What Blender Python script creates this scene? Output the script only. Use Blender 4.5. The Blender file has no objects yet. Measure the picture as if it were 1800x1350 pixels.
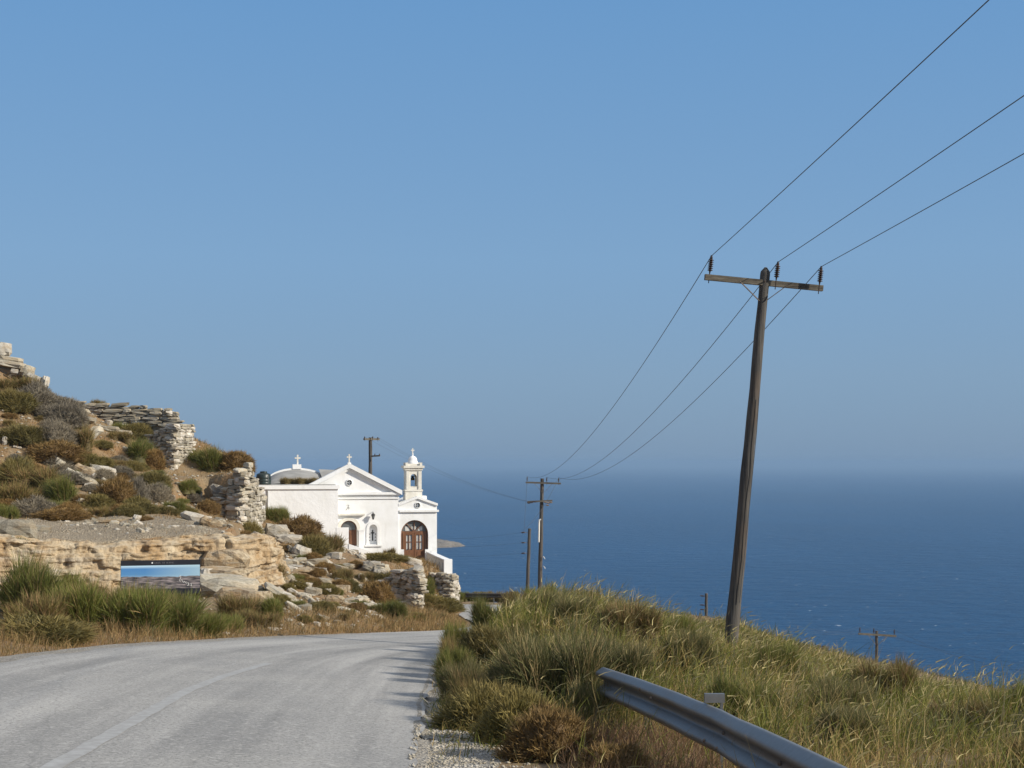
import bpy, bmesh, math, random
import numpy as np
from mathutils import Vector, Matrix

random.seed(7)
rng = np.random.default_rng(7)
scene = bpy.context.scene
col = scene.collection

# ------------------------------------------------------------------ camera
F, CX, HY = 2500.0, 900.0, 812.0            # focal length and eye level in photo pixels
cam = bpy.data.cameras.new("camera")
cam.sensor_width = 36.0
cam.lens = F / 1800.0 * 36.0
cam.shift_y = (HY - 675.0) / 1800.0
cam.clip_start = 0.1
cam.clip_end = 120000.0
cam_o = bpy.data.objects.new("camera", cam)
cam_o.location = (0, 0, 0)
cam_o.rotation_euler = (math.radians(90), 0, 0)
col.objects.link(cam_o)
scene.camera = cam_o

# ------------------------------------------------------------------ sky, sun, exposure
SUN_EL, SUN_BACK = math.radians(27.0), math.radians(21.0)   # sun to the right, a little behind the camera
world = bpy.data.worlds.new("World")
scene.world = world
world.use_nodes = True
wn = world.node_tree
wn.nodes.clear()
w_out = wn.nodes.new("ShaderNodeOutputWorld")
w_bg = wn.nodes.new("ShaderNodeBackground")
w_sky = wn.nodes.new("ShaderNodeTexSky")
w_sky.sky_type = 'NISHITA'
w_sky.sun_disc = False
w_sky.sun_elevation = SUN_EL
w_sky.sun_rotation = math.radians(90.0) + SUN_BACK
w_sky.altitude = 100.0
w_sky.air_density = 1.0
w_sky.dust_density = 0.6
w_sky.ozone_density = 2.0
# clear hazy-blue summer sky: the physical sky evened out by the haze, from the horizon up to the zenith
w_tc = wn.nodes.new("ShaderNodeTexCoord")
w_sep = wn.nodes.new("ShaderNodeSeparateXYZ")
w_rmp = wn.nodes.new("ShaderNodeValToRGB")
for q_, (p_, c_) in zip([w_rmp.color_ramp.elements[0], w_rmp.color_ramp.elements[1]] + [w_rmp.color_ramp.elements.new(0.5) for _ in range(4)],
        [(0.0, (0.180, 0.302, 0.475)), (1.0, (0.032, 0.105, 0.30)), (0.06, (0.208, 0.347, 0.535)), (0.14, (0.208, 0.380, 0.615)), (0.32, (0.146, 0.337, 0.630)), (0.5, (0.068, 0.195, 0.450))]):
    q_.position = p_; q_.color = (*c_, 1)
w_sc = wn.nodes.new("ShaderNodeVectorMath"); w_sc.operation = 'SCALE'; w_sc.inputs["Scale"].default_value = 0.085
w_mx = wn.nodes.new("ShaderNodeMix"); w_mx.data_type = 'RGBA'; w_mx.inputs[0].default_value = 0.85
w_bg.inputs["Strength"].default_value = 0.93
wn.links.new(w_tc.outputs["Generated"], w_sep.inputs[0])
wn.links.new(w_sep.outputs["Z"], w_rmp.inputs[0])
wn.links.new(w_sky.outputs[0], w_sc.inputs[0])
wn.links.new(w_sc.outputs[0], w_mx.inputs[6])
wn.links.new(w_rmp.outputs[0], w_mx.inputs[7])
wn.links.new(w_mx.outputs[2], w_bg.inputs["Color"])
wn.links.new(w_bg.outputs[0], w_out.inputs["Surface"])

sun = bpy.data.lights.new("sun", 'SUN')
sun.energy = 5.0
sun.angle = math.radians(0.53)
sun.color = (1.0, 0.93, 0.81)
sun_o = bpy.data.objects.new("sun", sun)
SUN = Vector((math.cos(SUN_EL) * math.cos(SUN_BACK), -math.cos(SUN_EL) * math.sin(SUN_BACK), math.sin(SUN_EL)))
sun_o.rotation_euler = SUN.to_track_quat('Z', 'Y').to_euler()
sun_o.location = (40, -20, 40)
col.objects.link(sun_o)

scene.view_settings.view_transform = 'Standard'
scene.view_settings.look = 'None'
scene.view_settings.gamma = 1.0
scene.view_settings.exposure = 0.12
scene.view_settings.use_curve_mapping = False
scene.cycles.use_denoising = True
scene.cycles.max_bounces = 6
scene.cycles.volume_bounces = 0

# ------------------------------------------------------------------ helpers
def P(px, py, d):
    """world point seen at photo pixel (px, py) at distance d in front of the camera"""
    return Vector(((px - CX) / F * d, d, (HY - py) / F * d))

def tag(o, label=None, cat=None, group=None, kind=None):
    if label: o["label"] = label
    if cat: o["category"] = cat
    if group: o["group"] = group
    if kind: o["kind"] = kind
    return o

def empty(name, loc=(0, 0, 0), rz=0.0):
    o = bpy.data.objects.new(name, None)
    o.empty_display_size = 0.3
    o.location = loc
    o.rotation_euler = (0, 0, rz)
    col.objects.link(o)
    return o

def link(name, me, mat=None, parent=None, loc=None):
    o = bpy.data.objects.new(name, me)
    if mat is not None and not me.materials:
        me.materials.append(mat)
    col.objects.link(o)
    if parent is not None: o.parent = parent
    if loc is not None: o.location = loc
    return o

def np_mesh(name, V, T, colors=None, smooth=False):
    """triangle mesh from numpy arrays"""
    me = bpy.data.meshes.new(name)
    V = np.ascontiguousarray(V, dtype=np.float32); T = np.ascontiguousarray(T, dtype=np.int32)
    me.vertices.add(len(V)); me.vertices.foreach_set("co", V.ravel())
    me.loops.add(T.size); me.loops.foreach_set("vertex_index", T.ravel())
    me.polygons.add(len(T))
    k = T.shape[1]
    me.polygons.foreach_set("loop_start", np.arange(0, T.size, k, dtype=np.int32))
    if smooth: me.polygons.foreach_set("use_smooth", np.ones(len(T), dtype=bool))
    me.update(calc_edges=True)
    if colors is not None:
        a = me.color_attributes.new("Col", 'FLOAT_COLOR', 'POINT')
        c = np.ones((len(V), 4), dtype=np.float32); c[:, :3] = colors
        a.data.foreach_set("color", c.ravel())
    return me

class MB:
    """collects simple solids into one mesh"""
    def __init__(s): s.v = []; s.f = []; s.sm = []
    def add(s, vs, fs, smooth=False):
        o = len(s.v); s.v += [tuple(v) for v in vs]; s.f += [tuple(i + o for i in f) for f in fs]; s.sm += [smooth] * len(fs)
        return s
    def box(s, x0, x1, y0, y1, z0, z1):
        return s.add([(x0,y0,z0),(x1,y0,z0),(x1,y1,z0),(x0,y1,z0),(x0,y0,z1),(x1,y0,z1),(x1,y1,z1),(x0,y1,z1)],
                     [(3,2,1,0),(4,5,6,7),(0,1,5,4),(1,2,6,5),(2,3,7,6),(3,0,4,7)])
    def tube(s, pts, r, n=8, cap=True, closed=False):
        pts = [Vector(p) for p in pts]; m = len(pts)
        rs = r if isinstance(r, (list, tuple)) else [r] * m
        vs = []
        ref = Vector((0, 0, 1)) if abs((pts[-1] - pts[0]).normalized().z) < 0.8 else Vector((1, 0, 0))
        for i, p in enumerate(pts):
            t = (pts[min(i + 1, m - 1)] - pts[max(i - 1, 0)]).normalized()
            a = t.cross(ref)
            if a.length < 0.05: a = t.cross(Vector((1, 0, 0)))
            a.normalize(); b = a.cross(t)
            for k in range(n):
                w = 2 * math.pi * k / n
                vs.append(p + (a * math.cos(w) + b * math.sin(w)) * rs[i])
        fs = []
        for i in range(m - 1):
            for k in range(n):
                k2 = (k + 1) % n
                fs.append((i * n + k2, i * n + k, (i + 1) * n + k, (i + 1) * n + k2))
        s.add(vs, fs, True)
        if cap:
            s.add(vs[:n], [tuple(range(n))]); s.add(vs[-n:], [tuple(reversed(range(n)))])
        return s
    def lathe(s, c, prof, n=16):
        vs = []
        for (r, z) in prof:
            for k in range(n):
                w = 2 * math.pi * k / n
                vs.append((c[0] + r * math.cos(w), c[1] + r * math.sin(w), c[2] + z))
        fs = []
        for i in range(len(prof) - 1):
            for k in range(n):
                k2 = (k + 1) % n
                fs.append((i * n + k, i * n + k2, (i + 1) * n + k2, (i + 1) * n + k))
        return s.add(vs, fs, True)
    def prism(s, pts, y0, y1):
        """polygon (x, z), counter-clockwise seen from -y, pushed from y0 to y1"""
        n = len(pts)
        vs = [(x, y0, z) for x, z in pts] + [(x, y1, z) for x, z in pts]
        fs = [tuple(range(n)), tuple(reversed(range(n, 2 * n)))]
        fs += [((i + 1) % n, i, n + i, n + (i + 1) % n) for i in range(n)]
        return s.add(vs, fs)
    def build(s, name, mat, parent=None, loc=None):
        me = bpy.data.meshes.new(name)
        me.from_pydata(s.v, [], s.f)
        me.polygons.foreach_set("use_smooth", s.sm)
        me.update()
        return link(name, me, mat, parent, loc)

# ------------------------------------------------------------------ noise
def _h(i, j, k, seed):
    n = (i * 374761393 + j * 668265263 + k * 2147483647 + seed * 974634777) & 0xFFFFFFFF
    n = ((n ^ (n >> 13)) * 1274126177) & 0xFFFFFFFF
    return ((n ^ (n >> 16)) & 0xFFFF) / 65535.0

def vnoise(x, y, z=0.0, seed=0):
    x = np.asarray(x, float); y = np.asarray(y, float) + 0 * x; z = np.asarray(z, float) + 0 * x
    xi, yi, zi = np.floor(x).astype(np.int64), np.floor(y).astype(np.int64), np.floor(z).astype(np.int64)
    fx, fy, fz = x - xi, y - yi, z - zi
    fx, fy, fz = [t * t * (3 - 2 * t) for t in (fx, fy, fz)]
    r = 0
    for a in (0, 1):
        for b in (0, 1):
            for c in (0, 1):
                r = r + _h(xi + a, yi + b, zi + c, seed) * (fx if a else 1 - fx) * (fy if b else 1 - fy) * (fz if c else 1 - fz)
    return r * 2 - 1

def fbm(x, y, z=0.0, oct=4, seed=0):
    r, a, f = 0, 0.5, 1.0
    for o in range(oct):
        r = r + a * vnoise(np.asarray(x) * f, np.asarray(y) * f, np.asarray(z) * f, seed + o); a *= 0.5; f *= 2.03
    return r

def sstep(a, b, t):
    t = np.clip((np.asarray(t, float) - a) / (b - a), 0, 1); return t * t * (3 - 2 * t)

# ------------------------------------------------------------------ materials
class Nodes:
    def __init__(s, name):
        s.m = bpy.data.materials.new(name); s.m.use_nodes = True
        s.t = s.m.node_tree; s.t.nodes.clear()
        s.out = s.t.nodes.new("ShaderNodeOutputMaterial")
        s.p = s.t.nodes.new("ShaderNodeBsdfPrincipled")
        s.t.links.new(s.p.outputs[0], s.out.inputs[0])
    def n(s, kind, **kw):
        nd = s.t.nodes.new("ShaderNode" + kind)
        for k, v in kw.items():
            if k in nd.inputs: nd.inputs[k].default_value = v
            else: setattr(nd, k, v)
        return nd
    def l(s, a, b): s.t.links.new(a, b)
    def coord(s, scale=(1, 1, 1), kind="Object", rot=(0, 0, 0)):
        tc = s.n("TexCoord"); mp = s.n("Mapping"); mp.inputs["Scale"].default_value = scale; mp.inputs["Rotation"].default_value = rot
        s.l(tc.outputs[kind], mp.inputs["Vector"]); return mp.outputs[0]
    def noise(s, vec, scale, detail=4.0, rough=0.55):
        nd = s.n("TexNoise"); nd.inputs["Scale"].default_value = scale; nd.inputs["Detail"].default_value = detail; nd.inputs["Roughness"].default_value = rough
        s.l(vec, nd.inputs["Vector"]); return nd.outputs["Fac"]
    def ramp(s, fac, stops):
        r = s.n("ValToRGB"); e = r.color_ramp.elements
        while len(e) < len(stops): e.new(0.5)
        for q, (p, c) in zip(e, stops):
            q.position = p; q.color = (c[0], c[1], c[2], 1) if not isinstance(c, (int, float)) else (c, c, c, 1)
        s.l(fac, r.inputs[0]); return r.outputs[0]
    def mix(s, fac, a, b, mode='MIX'):
        m = s.n("Mix"); m.data_type = 'RGBA'; m.blend_type = mode
        for sock, v in ((m.inputs[0], fac), (m.inputs[6], a), (m.inputs[7], b)):
            if isinstance(v, (int, float)): sock.default_value = v
            elif isinstance(v, tuple): sock.default_value = (v[0], v[1], v[2], 1)
            else: s.l(v, sock)
        return m.outputs[2]
    def bump(s, h, strength=0.5, dist=0.05):
        b = s.n("Bump"); b.inputs["Strength"].default_value = strength; b.inputs["Distance"].default_value = dist
        s.l(h, b.inputs["Height"]); s.l(b.outputs[0], s.p.inputs["Normal"]); return b
    def base(s, c):
        if isinstance(c, tuple): s.p.inputs["Base Color"].default_value = (c[0], c[1], c[2], 1)
        else: s.l(c, s.p.inputs["Base Color"])
    def rough(s, r): s.p.inputs["Roughness"].default_value = r

def simple(name, c1, c2, scale=3.0, rough=0.85, bump=0.3, dist=0.02, kind="Object", stretch=(1, 1, 1), metal=0.0):
    m = Nodes(name); v = m.coord(stretch, kind)
    f = m.noise(v, scale, 6.0, 0.6)
    m.base(m.ramp(f, [(0.32, c1), (0.68, c2)])); m.rough(rough); m.p.inputs["Metallic"].default_value = metal
    if bump: m.bump(f, bump, dist)
    return m.m

M = {}
# soil of the hillside
m = Nodes("soil"); v = m.coord((1, 1, 1))
big = m.noise(v, 0.16, 5); mid = m.noise(v, 1.3, 6, 0.65); fine = m.noise(v, 14.0, 5, 0.7)
c = m.mix(m.ramp(big, [(0.42, 0.0), (0.58, 1.0)]), (0.36, 0.190, 0.068), (0.31, 0.205, 0.098))
c = m.mix(m.ramp(mid, [(0.45, 0.0), (0.62, 1.0)]), c, (0.33, 0.245, 0.14))
c = m.mix(m.ramp(fine, [(0.35, 0.75), (0.7, 0.0)]), c, (0.12, 0.085, 0.05))
m.base(c); m.rough(0.95); m.bump(fine, 0.8, 0.08); M["soil"] = m.m
# gravel of the bench and the verge
m = Nodes("gravel"); v = m.coord()
vo = m.n("TexVoronoi"); vo.inputs["Scale"].default_value = 38.0; m.l(v, vo.inputs["Vector"])
f = m.noise(v, 3.0, 5)
c = m.mix(f, (0.17, 0.15, 0.12), (0.25, 0.225, 0.185)); c = m.mix(0.55, c, m.ramp(vo.outputs["Color"], [(0.2, (0.18, 0.16, 0.13)), (0.8, (0.46, 0.43, 0.38))]))
m.base(c); m.rough(0.95); m.bump(vo.outputs["Distance"], 0.8, 0.04); M["gravel"] = m.m
# asphalt: u across the road, v along it
m = Nodes("asphalt"); tc = m.n("TexCoord"); v = m.coord((1, 1, 1))
mp = m.n("Mapping"); mp.inputs["Scale"].default_value = (0.8, 0.035, 1); m.l(tc.outputs["UV"], mp.inputs["Vector"])
st = m.noise(mp.outputs[0], 1.6, 5, 0.6)
mp2 = m.n("Mapping"); mp2.inputs["Scale"].default_value = (0.25, 0.06, 1); m.l(tc.outputs["UV"], mp2.inputs["Vector"])
bl = m.noise(mp2.outputs[0], 1.3, 4)
g = m.noise(v, 34.0, 4, 0.75); g2 = m.noise(v, 15.0, 4, 0.7); pt = m.noise(v, 0.35, 4, 0.6)
c = m.mix(m.ramp(st, [(0.36, 0.0), (0.62, 1.0)]), (0.225, 0.217, 0.202), (0.42, 0.402, 0.37))
c = m.mix(m.ramp(bl, [(0.4, 0.0), (0.66, 0.6)]), c, (0.20, 0.196, 0.187))
c = m.mix(m.ramp(pt, [(0.48, 0.0), (0.7, 0.45)]), c, (0.42, 0.40, 0.36))
c = m.mix(m.ramp(g, [(0.34, 0.85), (0.52, 0.0)]), c, (0.11, 0.106, 0.098))
c = m.mix(m.ramp(g2, [(0.54, 0.0), (0.70, 0.7)]), c, (0.50, 0.48, 0.44))
mp3 = m.n("Mapping"); mp3.inputs["Scale"].default_value = (0.7, 0.22, 1); m.l(tc.outputs["UV"], mp3.inputs["Vector"])
dn = m.n("TexNoise"); dn.inputs["Scale"].default_value = 3.0; dn.inputs["Detail"].default_value = 4.0; m.l(mp3.outputs[0], dn.inputs["Vector"])
mxv = m.n("Mix"); mxv.data_type = 'VECTOR'; mxv.inputs[0].default_value = 0.22; m.l(mp3.outputs[0], mxv.inputs[4]); m.l(dn.outputs["Color"], mxv.inputs[5])
vk = m.n("TexVoronoi"); vk.feature = 'DISTANCE_TO_EDGE'; vk.inputs["Scale"].default_value = 0.42; m.l(mxv.outputs[1], vk.inputs["Vector"])
c = m.mix(m.ramp(vk.outputs["Distance"], [(0.0, 0.22), (0.004, 0.0)]), c, (0.09, 0.088, 0.082))
m.base(c); m.rough(0.88); m.bump(g, 0.6, 0.014); M["asphalt"] = m.m
# worn white line
m = Nodes("road_paint"); v = m.coord(); f = m.noise(v, 9.0, 5, 0.7)
m.base(m.ramp(f, [(0.42, (0.29, 0.282, 0.265)), (0.70, (0.385, 0.382, 0.370))])); m.rough(0.8); M["paint"] = m.m
# schist
def rock_mat(name, a, b, dark, white=0.0):
    m = Nodes(name); v = m.coord((1, 1, 1)); oi = m.n("ObjectInfo")
    vs = m.coord((1.2, 1.2, 9.0)); lay = m.noise(vs, 1.3, 5, 0.65); fin = m.noise(v, 11.0, 6, 0.7); bigp = m.noise(v, 0.9, 3)
    c = m.mix(m.ramp(lay, [(0.36, 0.0), (0.64, 1.0)]), a, b)
    c = m.mix(m.ramp(bigp, [(0.45, 0.0), (0.65, 0.55)]), c, (0.34, 0.24, 0.12))
    c = m.mix(m.ramp(fin, [(0.34, 0.8), (0.52, 0.0)]), c, dark)
    r = m.ramp(oi.outputs["Random"], [(0.0, (0.62, 0.60, 0.56)), (0.5, (1.0, 0.97, 0.92)), (1.0, (1.35, 1.32, 1.28))])
    c = m.mix(1.0, c, r, 'MULTIPLY')
    m.base(c); m.rough(0.9); m.bump(fin, 0.6, 0.05); return m.m
M["schist"] = rock_mat("schist", (0.30, 0.275, 0.215), (0.47, 0.44, 0.37), (0.14, 0.125, 0.10))
M["pale"] = rock_mat("pale_stone", (0.43, 0.405, 0.36), (0.60, 0.57, 0.51), (0.22, 0.20, 0.165))
M["rubble"] = rock_mat("rubble_fill", (0.34, 0.28, 0.20), (0.58, 0.53, 0.44), (0.20, 0.165, 0.12))
m = Nodes("bench_gravel"); v = m.coord(); vo = m.n("TexVoronoi"); vo.inputs["Scale"].default_value = 22.0; m.l(v, vo.inputs["Vector"]); f = m.noise(v, 1.2, 5)
c = m.mix(f, (0.25, 0.185, 0.11), (0.34, 0.265, 0.17)); c = m.mix(0.6, c, m.ramp(vo.outputs["Color"], [(0.2, (0.13, 0.105, 0.07)), (0.8, (0.40, 0.335, 0.24))]))
m.base(c); m.rough(0.95); m.bump(vo.outputs["Distance"], 0.9, 0.05); M["bench"] = m.m
# ochre cut face
m = Nodes("ochre_rock"); v = m.coord((1, 1, 0.35)); vl = m.coord((0.5, 0.5, 5.0))
a = m.noise(v, 1.6, 6, 0.65); b = m.noise(vl, 1.2, 5, 0.6); d = m.noise(m.coord(), 7.0, 5, 0.7); e = m.noise(m.coord((2.2, 2.2, 0.25)), 1.5, 4, 0.6)
c = m.mix(m.ramp(a, [(0.38, 0.0), (0.62, 1.0)]), (0.36, 0.235, 0.115), (0.49, 0.40, 0.27))
c = m.mix(m.ramp(b, [(0.5, 0.0), (0.68, 0.8)]), c, (0.42, 0.37, 0.29))
c = m.mix(m.ramp(e, [(0.56, 0.0), (0.68, 0.8)]), c, (0.15, 0.105, 0.065))
c = m.mix(m.ramp(d, [(0.34, 0.7), (0.5, 0.0)]), c, (0.17, 0.115, 0.06))
m.base(c); m.rough(0.95); m.bump(d, 0.8, 0.08); M["ochre"] = m.m
# whitewash
m = Nodes("whitewash"); v = m.coord(); f = m.noise(v, 1.1, 5, 0.6); g = m.noise(v, 5.0, 5, 0.6); st = m.noise(m.coord((3.0, 3.0, 0.25)), 1.2, 4)
c = m.mix(m.ramp(f, [(0.42, 0.0), (0.7, 1.0)]), (0.81, 0.81, 0.80), (0.73, 0.725, 0.695))
c = m.mix(m.ramp(st, [(0.6, 0.0), (0.78, 0.35)]), c, (0.55, 0.53, 0.48))
m.base(c); m.rough(0.9); m.bump(g, 0.25, 0.03); M["white"] = m.m
m = Nodes("rough_whitewash"); v = m.coord(); f = m.noise(v, 1.1, 5, 0.6); g = m.noise(v, 3.2, 6, 0.65)
c = m.mix(m.ramp(f, [(0.42, 0.0), (0.7, 1.0)]), (0.81, 0.81, 0.805), (0.75, 0.745, 0.725))
m.base(c); m.rough(0.92); m.bump(g, 0.4, 0.07); M["white_rough"] = m.m
M["cream"] = simple("cream_plaster", (0.60, 0.565, 0.48), (0.74, 0.71, 0.64), 3.0, 0.9, 0.2)
M["roof_grey"] = simple("roof_screed", (0.24, 0.232, 0.212), (0.34, 0.33, 0.305), 1.8, 0.92, 0.3)
M["wood_door"] = simple("door_wood", (0.115, 0.048, 0.020), (0.215, 0.092, 0.038), 4.0, 0.55, 0.15, 0.01, stretch=(6, 6, 0.6))
M["glass"] = simple("window_glass", (0.10, 0.11, 0.115), (0.17, 0.175, 0.17), 1.5, 0.12, 0.0)
M["curtain"] = simple("lace_curtain", (0.50, 0.49, 0.45), (0.68, 0.67, 0.62), 5.0, 0.9, 0.2)
M["black"] = simple("black_iron", (0.018, 0.018, 0.018), (0.04, 0.038, 0.035), 8.0, 0.6, 0.1)
M["tank"] = simple("tank_plastic", (0.012, 0.02, 0.017), (0.022, 0.034, 0.03), 3.0, 0.42, 0.0)
M["bronze"] = simple("bell_bronze", (0.06, 0.05, 0.025), (0.11, 0.09, 0.05), 6.0, 0.45, 0.0, metal=0.8)
# weathered pole timber
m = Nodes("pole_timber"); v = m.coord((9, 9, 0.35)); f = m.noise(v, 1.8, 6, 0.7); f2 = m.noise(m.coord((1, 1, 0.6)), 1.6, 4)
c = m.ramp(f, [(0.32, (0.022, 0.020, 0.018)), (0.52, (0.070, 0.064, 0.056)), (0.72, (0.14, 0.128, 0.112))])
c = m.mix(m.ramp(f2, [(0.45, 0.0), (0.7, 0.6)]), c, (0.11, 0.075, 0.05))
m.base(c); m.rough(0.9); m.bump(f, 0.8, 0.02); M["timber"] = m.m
m = Nodes("arm_timber"); v = m.coord((0.6, 9, 9)); f = m.noise(v, 1.8, 6, 0.7)
m.base(m.ramp(f, [(0.32, (0.045, 0.038, 0.028)), (0.52, (0.115, 0.098, 0.072)), (0.72, (0.20, 0.175, 0.13))])); m.rough(0.9); m.bump(f, 0.8, 0.02); M["arm"] = m.m
M["insulator"] = simple("brown_porcelain", (0.030, 0.018, 0.013), (0.055, 0.032, 0.022), 5.0, 0.28, 0.0)
M["iron"] = simple("rusty_iron", (0.12, 0.085, 0.06), (0.25, 0.19, 0.14), 9.0, 0.75, 0.2)
M["wire"] = simple("wire_metal", (0.05, 0.055, 0.06), (0.08, 0.085, 0.09), 3.0, 0.6, 0.0)
m = Nodes("galvanised_steel"); v = m.coord(); f = m.noise(v, 2.0, 5, 0.6); f2 = m.noise(v, 22.0, 3); f3 = m.noise(m.coord((1, 1, 6)), 1.2, 4)
c = m.mix(f2, (0.135, 0.141, 0.144), (0.205, 0.213, 0.217)); c = m.mix(m.ramp(f3, [(0.50, 0.0), (0.72, 0.7)]), c, (0.17, 0.135, 0.10))
m.base(c); m.p.inputs["Metallic"].default_value = 0.5; m.rough(0.52); m.bump(f, 0.15, 0.02); M["steel"] = m.m
M["pipe"] = simple("white_pipe", (0.62, 0.60, 0.55), (0.75, 0.73, 0.68), 3.0, 0.6, 0.0)

def leaf_mat(name, trans=0.25, gain=1.0):
    m = Nodes(name); at = m.n("VertexColor"); at.layer_name = "Col"; oi = m.n("ObjectInfo")
    r = m.ramp(oi.outputs["Random"], [(0.0, (0.80, 0.80, 0.80)), (1.0, (1.2, 1.17, 1.1))])
    c = m.mix(1.0, at.outputs["Color"], r, 'MULTIPLY')
    m.base(c); m.rough(0.75)
    tr = m.n("BsdfTranslucent"); m.l(c, tr.inputs["Color"])
    mx = m.n("MixShader"); mx.inputs[0].default_value = trans
    m.l(m.p.outputs[0], mx.inputs[1]); m.l(tr.outputs[0], mx.inputs[2]); m.l(mx.outputs[0], m.out.inputs[0])
    return m.m
M["leaf"] = leaf_mat("foliage", 0.25)
M["grass"] = leaf_mat("grass_blades", 0.35)

# ------------------------------------------------------------------ terrain
SEA_Z = -110.0
LY = np.array([-40, 0, 10, 16, 20.7, 25.4, 29.9, 35.2, 41.2, 46, 52, 58, 66, 74, 80, 86, 90, 94, 97, 120.])
LX = np.array([-5.0, -5.7, -6.5, -7.2, -7.5, -7.2, -6.0, -4.2, -1.98, -1.35, -1.4, -1.9, -2.5, -2.5, -2.6, -3.2, -4.6, -8.0, -14.0, -60.])
RY = np.array([-40, 0, 10, 16, 24, 28, 32, 36, 41, 50, 58, 66, 74, 82, 88, 94, 98, 101, 120.])
RX = np.array([0.3, -0.5, -0.7, -1.0, -1.3, -1.0, 0.0, 1.6, 3.2, 4.6, 4.3, 3.8, 3.6, 3.4, 2.9, 1.2, -1.5, -5.0, -40.])
def _smooth(ys, xs):
    t = np.arange(-40, 120.01, 0.25); v = np.interp(t, ys, xs)
    k = np.hanning(17); k /= k.sum()
    return t, np.convolve(np.pad(v, 8, mode='edge'), k, mode='valid')
_tL, _vL = _smooth(LY, LX); _tR, _vR = _smooth(RY, RX)
def xL(y): return np.interp(y, _tL, _vL)
def xR(y): return np.interp(y, _tR, _vR)
def plane(y): return -1.4 - 0.086 * np.asarray(y, float)
def roadz(x, y):
    b = 0.05 * (1 - sstep(40, 56, y))
    return plane(y) + b * np.clip(-np.asarray(x, float) - 0.7, -3, 8)

def tps_fit(pts):
    p = np.array(pts, float); xy = p[:, :2]; n = len(p)
    d = np.linalg.norm(xy[:, None] - xy[None], axis=2)
    K = np.where(d > 0, d * d * np.log(d + 1e-9), 0) + np.eye(n) * 0.6
    Pm = np.c_[np.ones(n), xy]
    A = np.zeros((n + 3, n + 3)); A[:n, :n] = K; A[:n, n:] = Pm; A[n:, :n] = Pm.T
    return xy, np.linalg.solve(A, np.r_[p[:, 2], 0, 0, 0])
def tps_eval(fit, x, y):
    xy, w = fit; n = len(xy); x = np.asarray(x, float); sh = x.shape
    x = x.ravel(); y = np.asarray(y, float).ravel(); r = w[n] + w[n + 1] * x + w[n + 2] * y
    for i in range(n):
        d2 = (x - xy[i, 0]) ** 2 + (y - xy[i, 1]) ** 2 + 1e-9
        r = r + w[i] * 0.5 * d2 * np.log(d2)
    return r.reshape(sh)
def pp(lst):
    out = []
    for px, py, d in lst:
        q = P(px, py, d); out.append((q.x, q.y, q.z - float(plane(q.y))))
    return out
def wp(lst): return [(x, y, z - float(plane(y))) for x, y, z in lst]

upper_pts = pp([(60,945,42.5),(200,946,43.5),(330,940,44.5),(410,934,45.5),(60,920,48),(200,914,51),(330,914,50),(400,915,50),
    (0,902,54),(150,900,55),(300,893,57),(390,905,56),(440,822,68),(400,832,70),(340,842,70),(300,842,69),
    (200,850,62),(100,838,60),(0,842,59),(0,770,63),(100,772,65),(0,705,68),(100,720,70),(0,648,71),(50,685,71.5),(170,730,74.5),
    (240,795,69),(300,752,76),(380,795,76),(422,810,76),(452,880,78),(330,765,79),(250,730,78)]) + \
    wp([(-25,92,1.0),(-36,90,4.0),(-20,112,-7.0),(-40,112,-1.0),(-42,60,6.5),(-32,76,5.4),(-25,44,0.8),(-42,40,4.0),(-15.5,88,-4.6),(-60,80,12.0),(-60,40,10.0),(-28,80,3.6),(-22,82,1.2)])
lower_pts = wp([(xL(t), t, float(roadz(xL(t), t))) for t in (-40,-20,-8,0,6,12,16,20,24,28,31,34,37,40,43,47,52,58,64,70,76)]) + \
    wp([(xL(t) - 1.4, t, float(roadz(xL(t), t)) + 0.12) for t in (0,8,14,20,25,29,33,37,41)]) + \
    wp([(-12,24,-2.7),(-13,33,-3.1),(-14,40,-3.7),(-9.6,43,-4.3),(-9,36,-3.75),(-20,30,-1.8),(-20,38,-2.4),(-14,10,-0.9),(-14,-10,0.9),(-30,10,3.5),(-30,-20,6.0),(-17,52,-4.2)]) + \
    pp([(430,955,63),(398,926,59.5),(385,908,63),(440,968,57),(410,950,65),(445,950,66),(480,1096,33),(540,1085,36),(600,1088,38.5),(680,1096,42),(480,1000,48),(470,1050,40),(560,1000,55),(560,966,65),(520,944,73),(480,925,71),(620,1000,62),(600,974,78),
        (540,1050,43),(600,1050,47),(660,1060,51),(690,1000,66),(655,995,70),(700,986,79),(735,994,81),(770,1000,79),(765,1003,76.5),(640,1040,54),(710,1092,59.2),(740,1092,59.6),(680,1080,55),(715,996,62.5),(690,1000,62),
        (770,1040,68),(760,1060,63),(800,1064,73.4),(780,1064,72.4),(790,1010,76),(480,912,78)]) + \
    wp([(-8,88,-6.2),(-12,92,-7.2),(-2.9,78,-7.9)])
fit_up, fit_lo = tps_fit(upper_pts), tps_fit(lower_pts)
BENCH = np.array([(-90,35),(-20,39),(-14.1,41.2),(-8.6,44.2),(-9.2,50),(-12.6,55.5),(-15.0,62),(-14.4,67.2),(-13.3,66.6),(-12.55,65.9),(-12.15,66.4),(-12.5,69.0),(-14.8,76),(-14,150),(-200,150),(-200,35)], float)
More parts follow.
